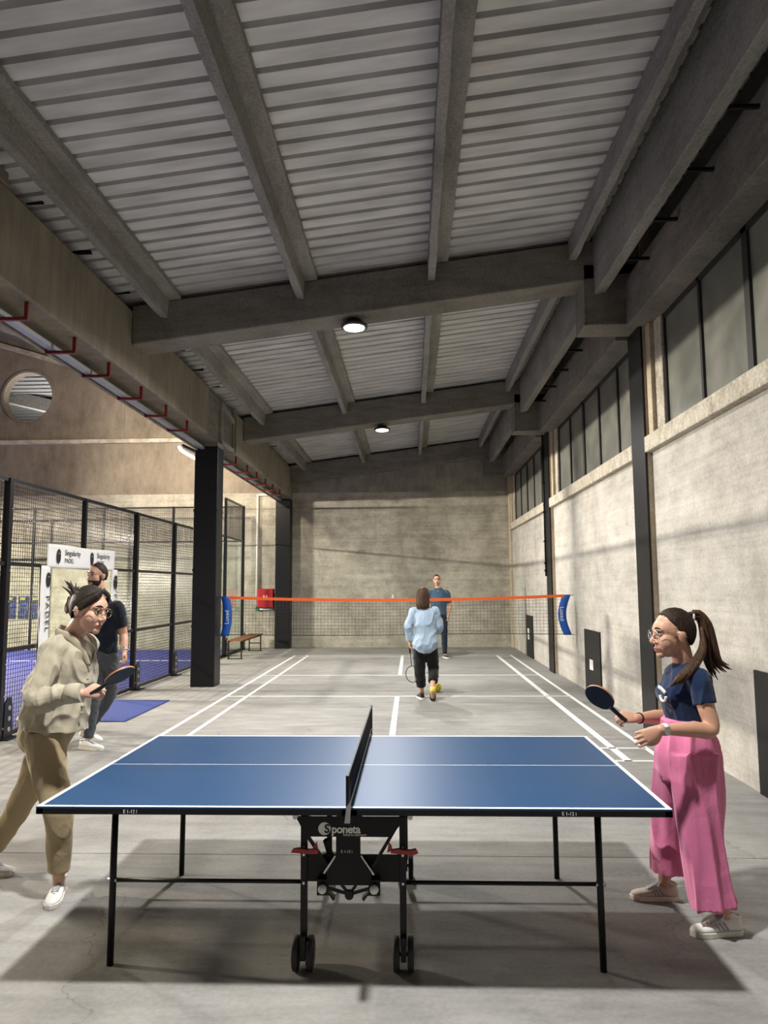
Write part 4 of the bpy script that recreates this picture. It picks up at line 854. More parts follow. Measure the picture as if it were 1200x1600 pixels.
def shoe(root, ankle, d2, upper, sole, sc=1.0, pitch=0.0, lace='white_plastic', name='shoe', zoff=0.0, tongue='shoe_grey', stripes=False):
    """ankle: point above the heel on the ground; d2: horizontal toe direction; pitch>0 lifts the heel about the toe"""
    y = V((d2[0], d2[1], 0)).normalized(); x = y.cross(V((0, 0, 1))); M = frame(x*sc, y*sc, V((0, 0, sc)), (ankle[0], ankle[1], zoff))
    if pitch: M = M @ Matrix.Translation((0, 0.13, 0)) @ Matrix.Rotation(-pitch, 4, 'X') @ Matrix.Translation((0, -0.13, 0))
    prof = [(-0.074, 0.016, 0.055), (-0.066, 0.029, 0.085), (-0.04, 0.034, 0.096), (0.0, 0.035, 0.096), (0.03, 0.036, 0.088), (0.07, 0.040, 0.070), (0.11, 0.043, 0.056), (0.15, 0.040, 0.049), (0.178, 0.028, 0.041), (0.190, 0.010, 0.032)]
    n_ = 14; vs = []; fs = []
    def ring(yy, hw, zt):
        r_ = []
        for k in range(n_):
            a = 2*PI*k/n_; c, s = math.cos(a), math.sin(a); e = 0.75
            zc = 0.018+(zt-0.018)/2; hz = (zt-0.018)/2
            wx = hw*(1.0 if s < 0 else (1-0.38*s*(zt/0.09)))
            r_.append((math.copysign(abs(c)**e, c)*wx, yy, zc+math.copysign(abs(s)**e, s)*hz))
        return r_
    for q in prof: vs += ring(*q)
    for i in range(len(prof)-1):
        for k in range(n_): fs.append((i*n_+k, i*n_+(k+1) % n_, (i+1)*n_+(k+1) % n_, (i+1)*n_+k))
    fs += [tuple(range(n_))[::-1], tuple(range((len(prof)-1)*n_, len(prof)*n_))]
    u = MB().add(vs, [f[::-1] for f in fs], True); u.xf(M); u = u.build(name, upper, root)
    out = [(-0.080, 0.0), (-0.074, 0.022), (-0.05, 0.036), (0.0, 0.036), (0.05, 0.040), (0.10, 0.047), (0.15, 0.045), (0.182, 0.030), (0.197, 0.0)]
    loop = [(w_, yy) for yy, w_ in out]+[(-w_, yy) for yy, w_ in out[-2:0:-1]]
    so = MB().prism(loop, 'z', 0.0, 0.027); so.xf(M); so.build('sole', sole, u, bevel=0.004)
    la = MB()
    for k in range(6):
        yy = 0.028+0.015*k; zt = 0.093-0.0063*k*1.0; hw = 0.020
        la.tube([(-hw, yy+0.004, zt-0.012), (0, yy, zt-0.001), (hw, yy+0.004, zt-0.012)], [0.0032]*3, 6)
        la.tube([(-hw, yy+0.012, zt-0.014), (0, yy+0.006, zt-0.001), (hw, yy-0.004, zt-0.010)], [0.0028]*3, 6)
    la.tube([(0, 0.03, 0.094), (0.018, 0.02, 0.104), (0.03, 0.035, 0.09)], [0.003]*3, 6); la.tube([(0, 0.03, 0.094), (-0.02, 0.025, 0.103), (-0.032, 0.045, 0.082)], [0.003]*3, 6)
    la.xf(M); la.build('laces', lace, u)
    if stripes:
        st = MB()
        for s in (-1, 1):
            for k in range(3): st.tube([(s*0.0385, 0.012+0.022*k, 0.034), (s*0.037, 0.022+0.022*k, 0.052), (s*0.029, 0.034+0.022*k, 0.070-0.004*k)], [(0.0055, 0.002)]*3, 6, side=(0, 1, 0))
        st.xf(M); st.build('stripes', 'shoe_grey', u)
    tg = MB(); tg.tube([(0, 0.012, 0.112), (0, 0.04, 0.090), (0, 0.10, 0.060)], [(0.020, 0.006), (0.021, 0.006), (0.02, 0.004)], 10, side=(1, 0, 0)); tg.xf(M); tg.build('tongue', tongue, u)
    co = MB(); cy = [(0.031*math.cos(2*PI*k/20), -0.028+0.043*math.sin(2*PI*k/20), 0.094+0.008*(math.sin(2*PI*k/20))) for k in range(21)]; co.tube(cy, [0.0055]*21, 6, sub=1); co.xf(M); co.build('collar', upper, u)
    return u
def paddle(name, label, grip, d, n, sc=1.0, rev=False):
    d = V(d).normalized(); n = V(n); n = (n-d*n.dot(d)).normalized(); x = d.cross(n)
    t = thing(name, label, 'paddle', grip); M = frame(x*sc, d*sc, n*sc, grip)
    out = []
    for k in range(40):
        a = 2*PI*k/40; out.append((0.076*math.sin(a), 0.150+0.080*math.cos(a)-(0.006 if abs(a-PI) < 0.9 else 0)))
    for nm, mat, z0, z1 in (('blade', 'paddle_wood', -0.003, 0.003), ('rubber', 'paddle_black', 0.003, 0.0065), ('rubber', 'paddle_red' , -0.0065, -0.003)):
        b = MB().prism(out if nm == 'blade' else [(p[0]*0.985, 0.15+(p[1]-0.15)*0.985) for p in out], 'z', z0, z1); b.xf(M); b.build(nm, mat, t)
    h = MB(); h.tube([(0, -0.035, 0), (0, -0.01, 0), (0, 0.03, 0), (0, 0.075, 0)], [(0.0165, 0.0125), (0.0145, 0.011), (0.0135, 0.010), (0.0155, 0.008)], 12, side=(1, 0, 0), sub=3); h.xf(M); h.build('handle', 'paddle_black', t)
    return t

def person(label, base): return thing('person', label, 'person', base)
Zv = V((0, 0, 1))

# ------------------------------------------------------------------ woman in beige, left of the table, leaning forward to the right
def woman_beige():
    R = person('woman in beige shirt and trousers leaning towards the table with a paddle', (-2.15, 4.25, 0))
    fc = V((0.93, -0.33, -0.16)); hc = V((-1.865, 4.20, 1.578)); HM = head_matrix(hc, fc, (0.22, 0, 1), 1.10)
    b = MB(); side = V((0.1, 1, 0))
    head_shape(b, HM, jaw=0.94, nose_=1.0)
    nb = V((-1.995, 4.265, 1.42)); limb(b, [nb+V((-0.02, 0, -0.06)), nb, (nb+hc)/2+V((-0.015, 0.01, -0.015)), hc+V((-0.035, 0.012, -0.03))], [0.085, 0.066, 0.057, 0.055])
    limb(b, [(-2.13, 4.28, 0.84), (-2.13, 4.28, 0.95), (-2.11, 4.275, 1.05), (-2.05, 4.27, 1.2), (-2.01, 4.27, 1.36), (-1.995, 4.265, 1.42)], [(0.14, 0.10), (0.145, 0.11), (0.115, 0.09), (0.135, 0.10), (0.14, 0.075), (0.06, 0.05)], side)
    rs, re, rw = V((-2.03, 4.12, 1.355)), V((-2.055, 3.99, 1.105)), V((-1.79, 3.95, 1.142))
    limb(b, [rs, (rs+re)/2, re, (re*0.6+rw*0.4), rw], [0.05, 0.043, 0.038, 0.038, 0.026])
    ls, le, lw = V((-1.98, 4.42, 1.355)), V((-2.10, 4.49, 1.12)), V((-2.10, 4.47, 0.97))
    limb(b, [ls, (ls+le)/2, le, (le+lw)/2, lw], [0.05, 0.043, 0.038, 0.036, 0.025])
    hand(b, rw+V((0.02, 0, 0)), (1, 0.05, 0.12), (0.05, -0.95, 0.35), 0.92, thumb=-1, curl=1.05, spread=0.0, tcurl=1.0)
    hand(b, lw, (0.2, 0.05, -0.95), (0.1, 0.95, 0.1), 0.92, thumb=1, curl=0.5)
    rh, rk, ra = V((-2.10, 4.20, 0.86)), V((-1.965, 4.10, 0.50)), V((-1.975, 4.17, 0.085)); lh, lk, la = V((-2.14, 4.37, 0.86)), V((-2.33, 4.43, 0.46)), V((-2.565, 4.49, 0.09))
    for h, k, a in ((rh, rk, ra), (lh, lk, la)): limb(b, [h, (h+k)/2, k, k*0.6+a*0.4, a, a+V((0, 0, -0.04))], [0.075, 0.062, 0.047, 0.046, 0.032, 0.034])
    put('body', remesh(b, 0.0045, 3), 'skin_b', R)
    # trousers
    t = MB(); limb(t, [(-2.11, 4.275, 1.0), (-2.125, 4.28, 0.93), (-2.13, 4.28, 0.85), (-2.12, 4.28, 0.78)], [(0.15, 0.115), (0.17, 0.135), (0.18, 0.145), (0.12, 0.11)], side)
    t.tube([rh+V((0, 0, 0.03)), (-2.055, 4.165, 0.70), rk, (-1.962, 4.135, 0.32), (-1.972, 4.165, 0.15)], [0.112, 0.100, 0.078, 0.070, 0.060], 18, sub=5)
    t.tube([lh+V((0, 0, 0.03)), (-2.225, 4.40, 0.66), lk, (-2.45, 4.46, 0.27), (-2.53, 4.48, 0.155)], [0.112, 0.098, 0.076, 0.066, 0.058], 18, sub=5)
    put('trousers', remesh(t, 0.007, 3, (0.006, 7, 3, (1, 1, 0.6))), 'beige_pants', R)
    # loose shirt
    s = MB(); s.tube([(-2.085, 4.27, 0.905), (-2.075, 4.27, 1.0), (-2.05, 4.27, 1.10), (-2.01, 4.27, 1.23), (-2.0, 4.27, 1.345), (-2.005, 4.268, 1.415), (-2.0, 4.268, 1.445)], [(0.19, 0.20), (0.185, 0.185), (0.175, 0.165), (0.175, 0.15), (0.158, 0.115), (0.098, 0.085), (0.08, 0.072)], 24, side=side, sub=5)
    s.tube([rs+V((0.01, 0.05, 0.01)), rs, (rs+re)/2, re+V((0, 0, -0.005)), re*0.55+rw*0.45, rw+V((-0.005, 0, 0))], [0.070, 0.072, 0.072, 0.066, 0.058, 0.048], 16, sub=4)
    s.tube([ls+V((0.01, -0.05, 0.01)), ls, (ls+le)/2, le, (le+lw)/2, lw], [0.070, 0.072, 0.068, 0.062, 0.055, 0.046], 16, sub=4)
    sm = remesh(s, 0.006, 3, (0.015, 10.0, 11, (1, 1, 0.6))); so = put('shirt', sm, 'beige_shirt', R)
    t = MB(); t.tube([(-2.05, 4.185, 1.455), (-1.965, 4.175, 1.425), (-1.90, 4.185, 1.35), (-1.865, 4.215, 1.26)], [(0.022, 0.006)]*2+[(0.02, 0.006), (0.010, 0.005)], 10, side=(0.4, 0, 1), sub=4); t.tube([(-2.06, 4.35, 1.455), (-1.965, 4.355, 1.425), (-1.895, 4.33, 1.35), (-1.865, 4.25, 1.25)], [(0.022, 0.006)]*2+[(0.02, 0.006), (0.010, 0.005)], 10, side=(0.4, 0, 1), sub=4)
    t.tube([(-2.05, 4.185, 1.455), (-2.085, 4.265, 1.475), (-2.06, 4.35, 1.455)], [(0.022, 0.006)]*3, 10, side=(0.2, 0, 1), sub=4); t.build('collar', 'beige_shirt', R)
    t = MB()  # skin seen in the open neckline
    t.tube([(-1.955, 4.24, 1.43), (-1.905, 4.235, 1.36), (-1.870, 4.235, 1.275)], [(0.05, 0.02), (0.036, 0.014), (0.008, 0.006)], 10, side=(0, 1, 0), sub=3); t.build('neckline', 'skin_b', R)
    cf = MB(); cf.tube([rw+V((-0.075, 0, -0.005)), rw+V((0.008, 0, 0.002))], [0.053, 0.05], 18, sub=1); cf.build('cuff', 'beige_shirt', R)
    for z, x in ((1.19, -1.865), (1.09, -1.885), (1.0, -1.895)): MB().ell((x+0.01, 4.18, z), (0.006, 0.008, 0.008), nu=8, nv=6).build('button', 'clip_beige', R)
    face_parts(R, HM, 'hair_black'); glasses(R, HM)
    hair_cap(R, HM, 'hair_black', a=0.16, k1=0.70, k2=1.0, zmin=-0.7, sc=1.07)
    f = MB()
    for k in range(9):   # side fringe strands swept over the forehead and temple
        s_ = -1 if k % 2 else 1; o = k*0.004
        f.tube([(s_*0.004, 0.055, 0.118), (s_*0.045, 0.068-o*0.3, 0.085), (s_*0.071, 0.042-o, 0.04), (s_*0.080, 0.010-o, 0.0)], [(0.014, 0.005), (0.017, 0.006), (0.014, 0.005), (0.004, 0.003)], 8, sub=4)
    for k in range(12):  # tuft of ends above the clip
        a = random.uniform(-1, 1)*0.03; f.tube([(a, -0.095, 0.05), (a*1.4, -0.125, 0.085+random.uniform(-.01, .02)), (a*2+random.uniform(-.02, .02), -0.135-random.uniform(0, .03), 0.115+random.uniform(-.02, .02))], [0.011, 0.007, 0.0015], 6, sub=3)
    f.tube([(0, -0.07, 0.09), (0, -0.112, 0.05), (0, -0.115, -0.01), (0, -0.095, -0.055)], [(0.035, 0.02), (0.036, 0.024), (0.032, 0.022), (0.02, 0.012)], 12, side=(1, 0, 0), sub=4)
    f.xf(HM); f.build('hair_strands', 'hair_black', R)
    cl = MB()
    for s_ in (-1, 1): cl.tube([(s_*0.008, -0.135, 0.055), (s_*0.016, -0.150, 0.03), (s_*0.016, -0.150, -0.015), (s_*0.008, -0.138, -0.04)], [(0.009, 0.004)]*4, 8, side=(0, 0.3, 1), sub=4)
    cl.tube([(0, -0.15, 0.04), (0, -0.152, -0.025)], [0.008, 0.008], 8, sub=1); cl.xf(HM); cl.build('hair_clip', 'clip_beige', R)
    shoe(R, (-1.982, 4.19), (0.22, -0.97), 'shoe_white', 'sole_white', 0.98); shoe(R, (-2.575, 4.49), (1, -0.12), 'shoe_white', 'sole_white', 0.98)
    paddle('table_tennis_paddle', 'dark paddle seen edge-on in the hand of the woman in beige', (-1.70, 3.948, 1.158), (0.84, 0, 0.54), (0.54*0.95, -0.30, -0.84*0.95), 1.0)
woman_beige()

# ------------------------------------------------------------------ woman in pink trousers, right of the table
def woman_pink():
    R = person('woman in navy T-shirt and wide pink trousers holding a paddle', (1.47, 4.02, 0))
    hc = V((1.392, 4.0, 1.442)); HM = head_matrix(hc, (-1, -0.10, -0.03), (0, 0, 1), 1.09); side = V((0, 1, 0)); b = MB()
    head_shape(b, HM, jaw=0.95, nose_=1.0)
    nb = V((1.452, 4.02, 1.275)); limb(b, [nb+V((0.01, 0, -0.05)), nb, (nb+hc)/2+V((0.015, 0, 0)), hc+V((0.03, 0, -0.03))], [0.08, 0.060, 0.053, 0.052])
    limb(b, [(1.48, 4.0, 0.82), (1.475, 4.0, 0.90), (1.455, 4.01, 1.0), (1.455, 4.015, 1.12), (1.46, 4.02, 1.21), (1.45, 4.02, 1.27)], [(0.14, 0.11), (0.14, 0.11), (0.105, 0.085), (0.125, 0.095), (0.13, 0.07), (0.055, 0.05)], side)
    ls, le, lw = V((1.475, 3.865, 1.215)), V((1.495, 3.80, 0.985)), V((1.225, 3.735, 0.995)); rs, re, rw = V((1.465, 4.175, 1.215)), V((1.43, 4.235, 0.975)), V((1.215, 4.10, 0.985))
    for s, e, w_ in ((ls, le, lw), (rs, re, rw)): limb(b, [s, (s+e)/2, e, e*0.62+w_*0.38, w_], [0.049, 0.044, 0.039, 0.039, 0.024])
    hand(b, lw, (-0.93, 0, -0.42), (0.2, -0.93, 0.3), 0.95, thumb=-1, curl=0.45, spread=0.08, tcurl=0.3)
    hand(b, rw, (-0.97, -0.05, 0.12), (0.1, -0.75, 0.65), 0.92, thumb=1, curl=1.0, spread=0.0, tcurl=0.9)
    lh, lk, la = V((1.455, 3.92, 0.82)), V((1.455, 3.87, 0.45)), V((1.525, 3.83, 0.085)); rh, rk, ra = V((1.45, 4.09, 0.82)), V((1.395, 4.15, 0.45)), V((1.365, 4.22, 0.085))
    for h, k, a in ((lh, lk, la), (rh, rk, ra)): limb(b, [h, (h+k)/2, k, k*0.6+a*0.4, a, a+V((0, 0, -0.04))], [0.075, 0.062, 0.047, 0.046, 0.031, 0.034])
    put('body', remesh(b, 0.0045, 3), 'skin_a', R)
    # T-shirt, tucked in
    s = MB(); s.tube([(1.455, 4.01, 0.965), (1.452, 4.012, 1.03), (1.447, 4.015, 1.11), (1.452, 4.02, 1.185), (1.457, 4.02, 1.245), (1.452, 4.02, 1.295)], [(0.122, 0.105), (0.128, 0.108), (0.142, 0.118), (0.145, 0.108), (0.118, 0.085), (0.068, 0.064)], 24, side=side, sub=5)
    for q in (-1, 1): s.ell((1.372, 4.015+q*0.060, 1.125), (0.052, 0.060, 0.055))
    for p0, e in ((ls, le), (rs, re)): s.tube([p0+V((0, 0.05 if p0.y < 4 else -0.05, 0.01)), p0, p0*0.72+e*0.28, p0*0.5+e*0.5], [0.055, 0.059, 0.060, 0.060], 16, sub=4)
    put('t_shirt', remesh(s, 0.006, 4, (0.008, 9, 5, (1, 1, 0.6))), 'navy_tee', R)
    # wide trousers
    t = MB(); t.tube([(1.452, 4.01, 0.995), (1.452, 4.008, 0.955), (1.450, 4.0, 0.88), (1.448, 4.0, 0.78), (1.44, 4.0, 0.68)], [(0.128, 0.115), (0.135, 0.122), (0.160, 0.145), (0.170, 0.155), (0.155, 0.13)], 28, side=side, sub=5)
    t.tube([(1.45, 3.92, 0.84), (1.448, 3.90, 0.62), (1.447, 3.875, 0.42), (1.462, 3.85, 0.24), (1.478, 3.83, 0.125)], [(0.115, 0.128), (0.115, 0.122), (0.110, 0.112), (0.108, 0.112), (0.106, 0.114)], 26, side=side, sub=5)
    t.tube([(1.44, 4.09, 0.84), (1.415, 4.12, 0.62), (1.395, 4.155, 0.42), (1.39, 4.20, 0.25), (1.388, 4.21, 0.15)], [(0.115, 0.12), (0.11, 0.112), (0.10, 0.100), (0.092, 0.092), (0.088, 0.088)], 26, side=side, sub=5)
    put('trousers', remesh(t, 0.006, 3, (0.015, 10, 2, (1, 1, 0.12))), 'pink_pants', R)
    wb_ = MB(); wb_.tube([(1.452, 4.01, 0.965), (1.452, 4.01, 1.005)], [(0.134, 0.122), (0.129, 0.118)], 32, side=side, sub=1); wb_.build('waistband', 'pink_pants', R)
    face_parts(R, HM, 'hair_brown'); glasses(R, HM, 'steel')
    hair_cap(R, HM, 'hair_brown', a=0.14, k1=0.80, k2=0.9, zmin=-0.7, sc=1.05)
    f = MB()
    rt_ = V((0, -0.112, 0.085))
    for k in range(26):   # ponytail strands
        a = random.uniform(-1, 1); c = random.uniform(-1, 1); L_ = random.uniform(0.85, 1.1)
        f.tube([(a*0.012, -0.095, 0.083+c*0.012), (a*0.018, -0.135, 0.088+c*0.014), (a*0.028, -0.165-0.012*c, 0.045), (a*0.034, -0.165-0.022*c-0.01, -0.05*L_), (a*0.036, -0.185-0.035*c, -0.14*L_), (a*0.045, -0.22-0.05*c, -0.20*L_+0.02*c)], [0.010, 0.015, 0.016, 0.014, 0.009, 0.0015], 7, sub=3)
    for k in range(12):   # lock falling forward over the shoulder
        a = random.uniform(-1, 1); c = random.uniform(-1, 1)
        IH = HM.inverted(); wp = [V((1.545, 3.985, 1.48)), V((1.535+c*0.008, 3.955+a*0.01, 1.385)), V((1.485+c*0.01, 3.90+a*0.010, 1.325+a*0.006)), V((1.425+c*0.012, 3.855+a*0.008, 1.275+a*0.01)), V((1.375+c*0.016, 3.862+a*0.008, 1.225+a*0.01)), V((1.35+c*0.018, 3.885, 1.195+c*0.012))]
        f.tube([IH @ q for q in wp], [0.007, 0.012, 0.014, 0.014, 0.012, 0.003], 7, sub=3)
    f.xf(HM); f.build('ponytail', 'hair_mid', R)
    tie = MB(); cy = [V((0.022*math.cos(2*PI*k/16), -0.108, 0.084+0.022*math.sin(2*PI*k/16))) for k in range(17)]; tie.tube(cy, [0.006]*17, 8, sub=1); tie.xf(HM); tie.build('hair_tie', 'watch_white', R)
    wa = MB(); dv = (le-lw).normalized(); wa.tube([lw+dv*0.012, lw+dv*0.034], [0.030, 0.031], 18, sub=1); wa = wa.build('watch', 'watch_white', R)
    MB().obox(frame((-0.95, 0, -0.1), (0, -1, 0), (0, 0, 1), lw+dv*0.023+V((0, -0.031, 0.004))), 0.026, 0.008, 0.03).build('watch_case', 'steel', wa)
    br = MB(); dv = (re-rw).normalized(); br.tube([rw+dv*0.02, rw+dv*0.028], [0.030, 0.030], 18, sub=1); br.build('bracelet', 'hair_black', R)
    pr = MB()   # white print on the chest
    pr.tube([(1.318, 3.925, 1.145), (1.305, 3.945, 1.165), (1.297, 3.965, 1.172)], [(0.010, 0.004)]*3, 8, side=(0, 0, 1)); cy = [(1.312-0.012*math.cos(2*PI*k/14)*0+(-0.0), 3.945+0.026*math.cos(PI+PI*k/14), 1.128+0.028*math.sin(PI+PI*k/14)) for k in range(15)]
    pr.tube([(c[0]+0.006*(3.945-c[1])/0.026, c[1], c[2]) for c in cy], [0.007]*15, 8, sub=1); pr.build('chest_print', 'watch_white', R)
    shoe(R, (1.533, 3.825), (-1, -0.12), 'shoe_white', 'sole_white', 0.97, stripes=True); shoe(R, (1.365, 4.22), (-1, 0.05), 'shoe_cream', 'sole_cream', 0.95, stripes=True)
    paddle('table_tennis_paddle', 'black round paddle held up by the woman in pink trousers', (1.125, 4.082, 1.0), (-0.73, 0, 0.69), (0.69*-0.78, -0.62, -0.73*0.78), 1.0)
woman_pink()

# ------------------------------------------------------------------ bearded man walking by the fence
def man_fence():
    R = person('bearded man in dark T-shirt and grey jeans walking by the padel fence', (-3.45, 8.0, 0))
    hc = V((-3.48, 7.98, 1.845)); HM = head_matrix(hc, (-0.42, -0.9, -0.02), (0, 0, 1), 1.12); side = V((0.93, -0.3, 0)); b = MB()
    head_shape(b, HM, jaw=1.06)
    nb = V((-3.45, 8.02, 1.62)); limb(b, [nb+V((0, 0, -0.06)), nb, (nb+hc)/2, hc+V((0.0, 0.03, -0.02))], [0.10, 0.072, 0.066, 0.06])
    limb(b, [(-3.42, 8.05, 0.92), (-3.42, 8.05, 1.02), (-3.42, 8.04, 1.18), (-3.43, 8.03, 1.35), (-3.44, 8.03, 1.50), (-3.45, 8.02, 1.60)], [(0.15, 0.11), (0.15, 0.115), (0.145, 0.11), (0.165, 0.12), (0.17, 0.095), (0.07, 0.06)], side)
    ls, le, lw = V((-3.235, 7.98, 1.49)), V((-3.195, 8.06, 1.20)), V((-3.125, 7.93, 1.02)); rs, re, rw = V((-3.66, 8.09, 1.49)), V((-3.74, 8.12, 1.20)), V((-3.70, 8.0, 0.98))
    for s, e, w_ in ((ls, le, lw), (rs, re, rw)): limb(b, [s, (s+e)/2, e, e*0.6+w_*0.4, w_], [0.062, 0.055, 0.048, 0.048, 0.031])
    hand(b, lw, (0.35, -0.25, -0.9), (0.8, 0.3, 0.2), 1.1, thumb=1, curl=0.75, tcurl=0.7); hand(b, rw, (0.1, -0.3, -0.95), (-0.9, 0.1, 0), 1.1, thumb=-1, curl=0.5)
    rh, rk, ra = V((-3.51, 8.04, 0.94)), V((-3.455, 7.93, 0.50)), V((-3.465, 7.87, 0.09)); lh, lk, la = V((-3.33, 8.06, 0.94)), V((-3.36, 8.13, 0.53)), V((-3.665, 8.32, 0.13))
    for h, k, a in ((rh, rk, ra), (lh, lk, la)): limb(b, [h, (h+k)/2, k, k*0.6+a*0.4, a, a+V((0, 0, -0.04))], [0.08, 0.068, 0.052, 0.05, 0.036, 0.036])
    put('body', remesh(b, 0.007, 3), 'skin_m', R)
    s = MB(); s.tube([(-3.42, 8.05, 1.0), (-3.42, 8.04, 1.15), (-3.43, 8.03, 1.33), (-3.44, 8.03, 1.46), (-3.445, 8.03, 1.54), (-3.45, 8.02, 1.60)], [(0.175, 0.135), (0.172, 0.135), (0.19, 0.142), (0.19, 0.12), (0.15, 0.10), (0.085, 0.08)], 24, side=side, sub=5)
    for p0, e in ((ls, le), (rs, re)): s.tube([p0+(V((-0.05, 0.02, 0.01)) if p0.x > -3.5 else V((0.05, 0, 0.01))), p0, p0*0.6+e*0.4, p0*0.3+e*0.7], [0.070, 0.074, 0.074, 0.072], 16, sub=4)
    put('t_shirt', remesh(s, 0.008, 4, (0.006, 7, 8, (1, 1, 0.6))), 'dark_tee', R)
    t = MB(); limb(t, [(-3.42, 8.05, 1.06), (-3.42, 8.05, 0.99), (-3.42, 8.05, 0.90)], [(0.155, 0.125), (0.17, 0.135), (0.165, 0.13)], side)
    t.tube([rh+V((0, 0, 0.03)), (rh+rk)/2, rk, rk*0.5+ra*0.5, ra+V((0, 0, 0.03))], [0.105, 0.095, 0.076, 0.066, 0.055], 18, sub=5); t.tube([lh+V((0, 0, 0.03)), (lh+lk)/2, lk, lk*0.5+la*0.5, la+V((0.02, 0, 0.04))], [0.105, 0.095, 0.076, 0.066, 0.055], 18, sub=5)
    put('jeans', remesh(t, 0.008, 3, (0.007, 8, 4)), 'grey_jeans', R)
    face_parts(R, HM, 'hair_black', brow=0.005); hair_cap(R, HM, 'hair_black', a=0.12, k1=0.88, k2=0.8, zmin=-0.6, sc=1.04)
    be_ = MB(); be_.ell((0, 0.024, -0.030), (0.0685, 0.0685, 0.094), nu=48, nv=32, keep=lambda d: (d.z < -0.18 or (d.y < 0.12 and d.z < 0.5)) and d.y > -0.45 and not (abs(d.x) < 0.36 and d.y > 0.4 and -0.52 < d.z < -0.36)); be_.ell((0, 0.064, -0.097), (0.027, 0.024, 0.022), nu=16, nv=10, keep=lambda d: d.z < 0.4)
    be_.tube([(-0.024, 0.079, -0.058), (0, 0.0925, -0.050), (0.024, 0.079, -0.058)], [0.005, 0.006, 0.005], 8, cap='round')
    be_.xf(HM); bo = be_.build('beard', 'hair_black', R); so_ = bo.modifiers.new('s', 'SOLIDIFY'); so_.thickness = 0.006; so_.offset = -1
    dv = (le-lw).normalized(); wa = MB(); wa.tube([lw+dv*0.01, lw+dv*0.035], [0.037, 0.037], 16, sub=1); wa.build('watch', 'steel', R)
    shoe(R, (-3.475, 7.86), (1, -0.32), 'shoe_white', 'sole_white', 1.12); shoe(R, (-3.70, 8.33), (1, -0.25), 'shoe_white', 'sole_white', 1.12, pitch=0.25)
man_fence()

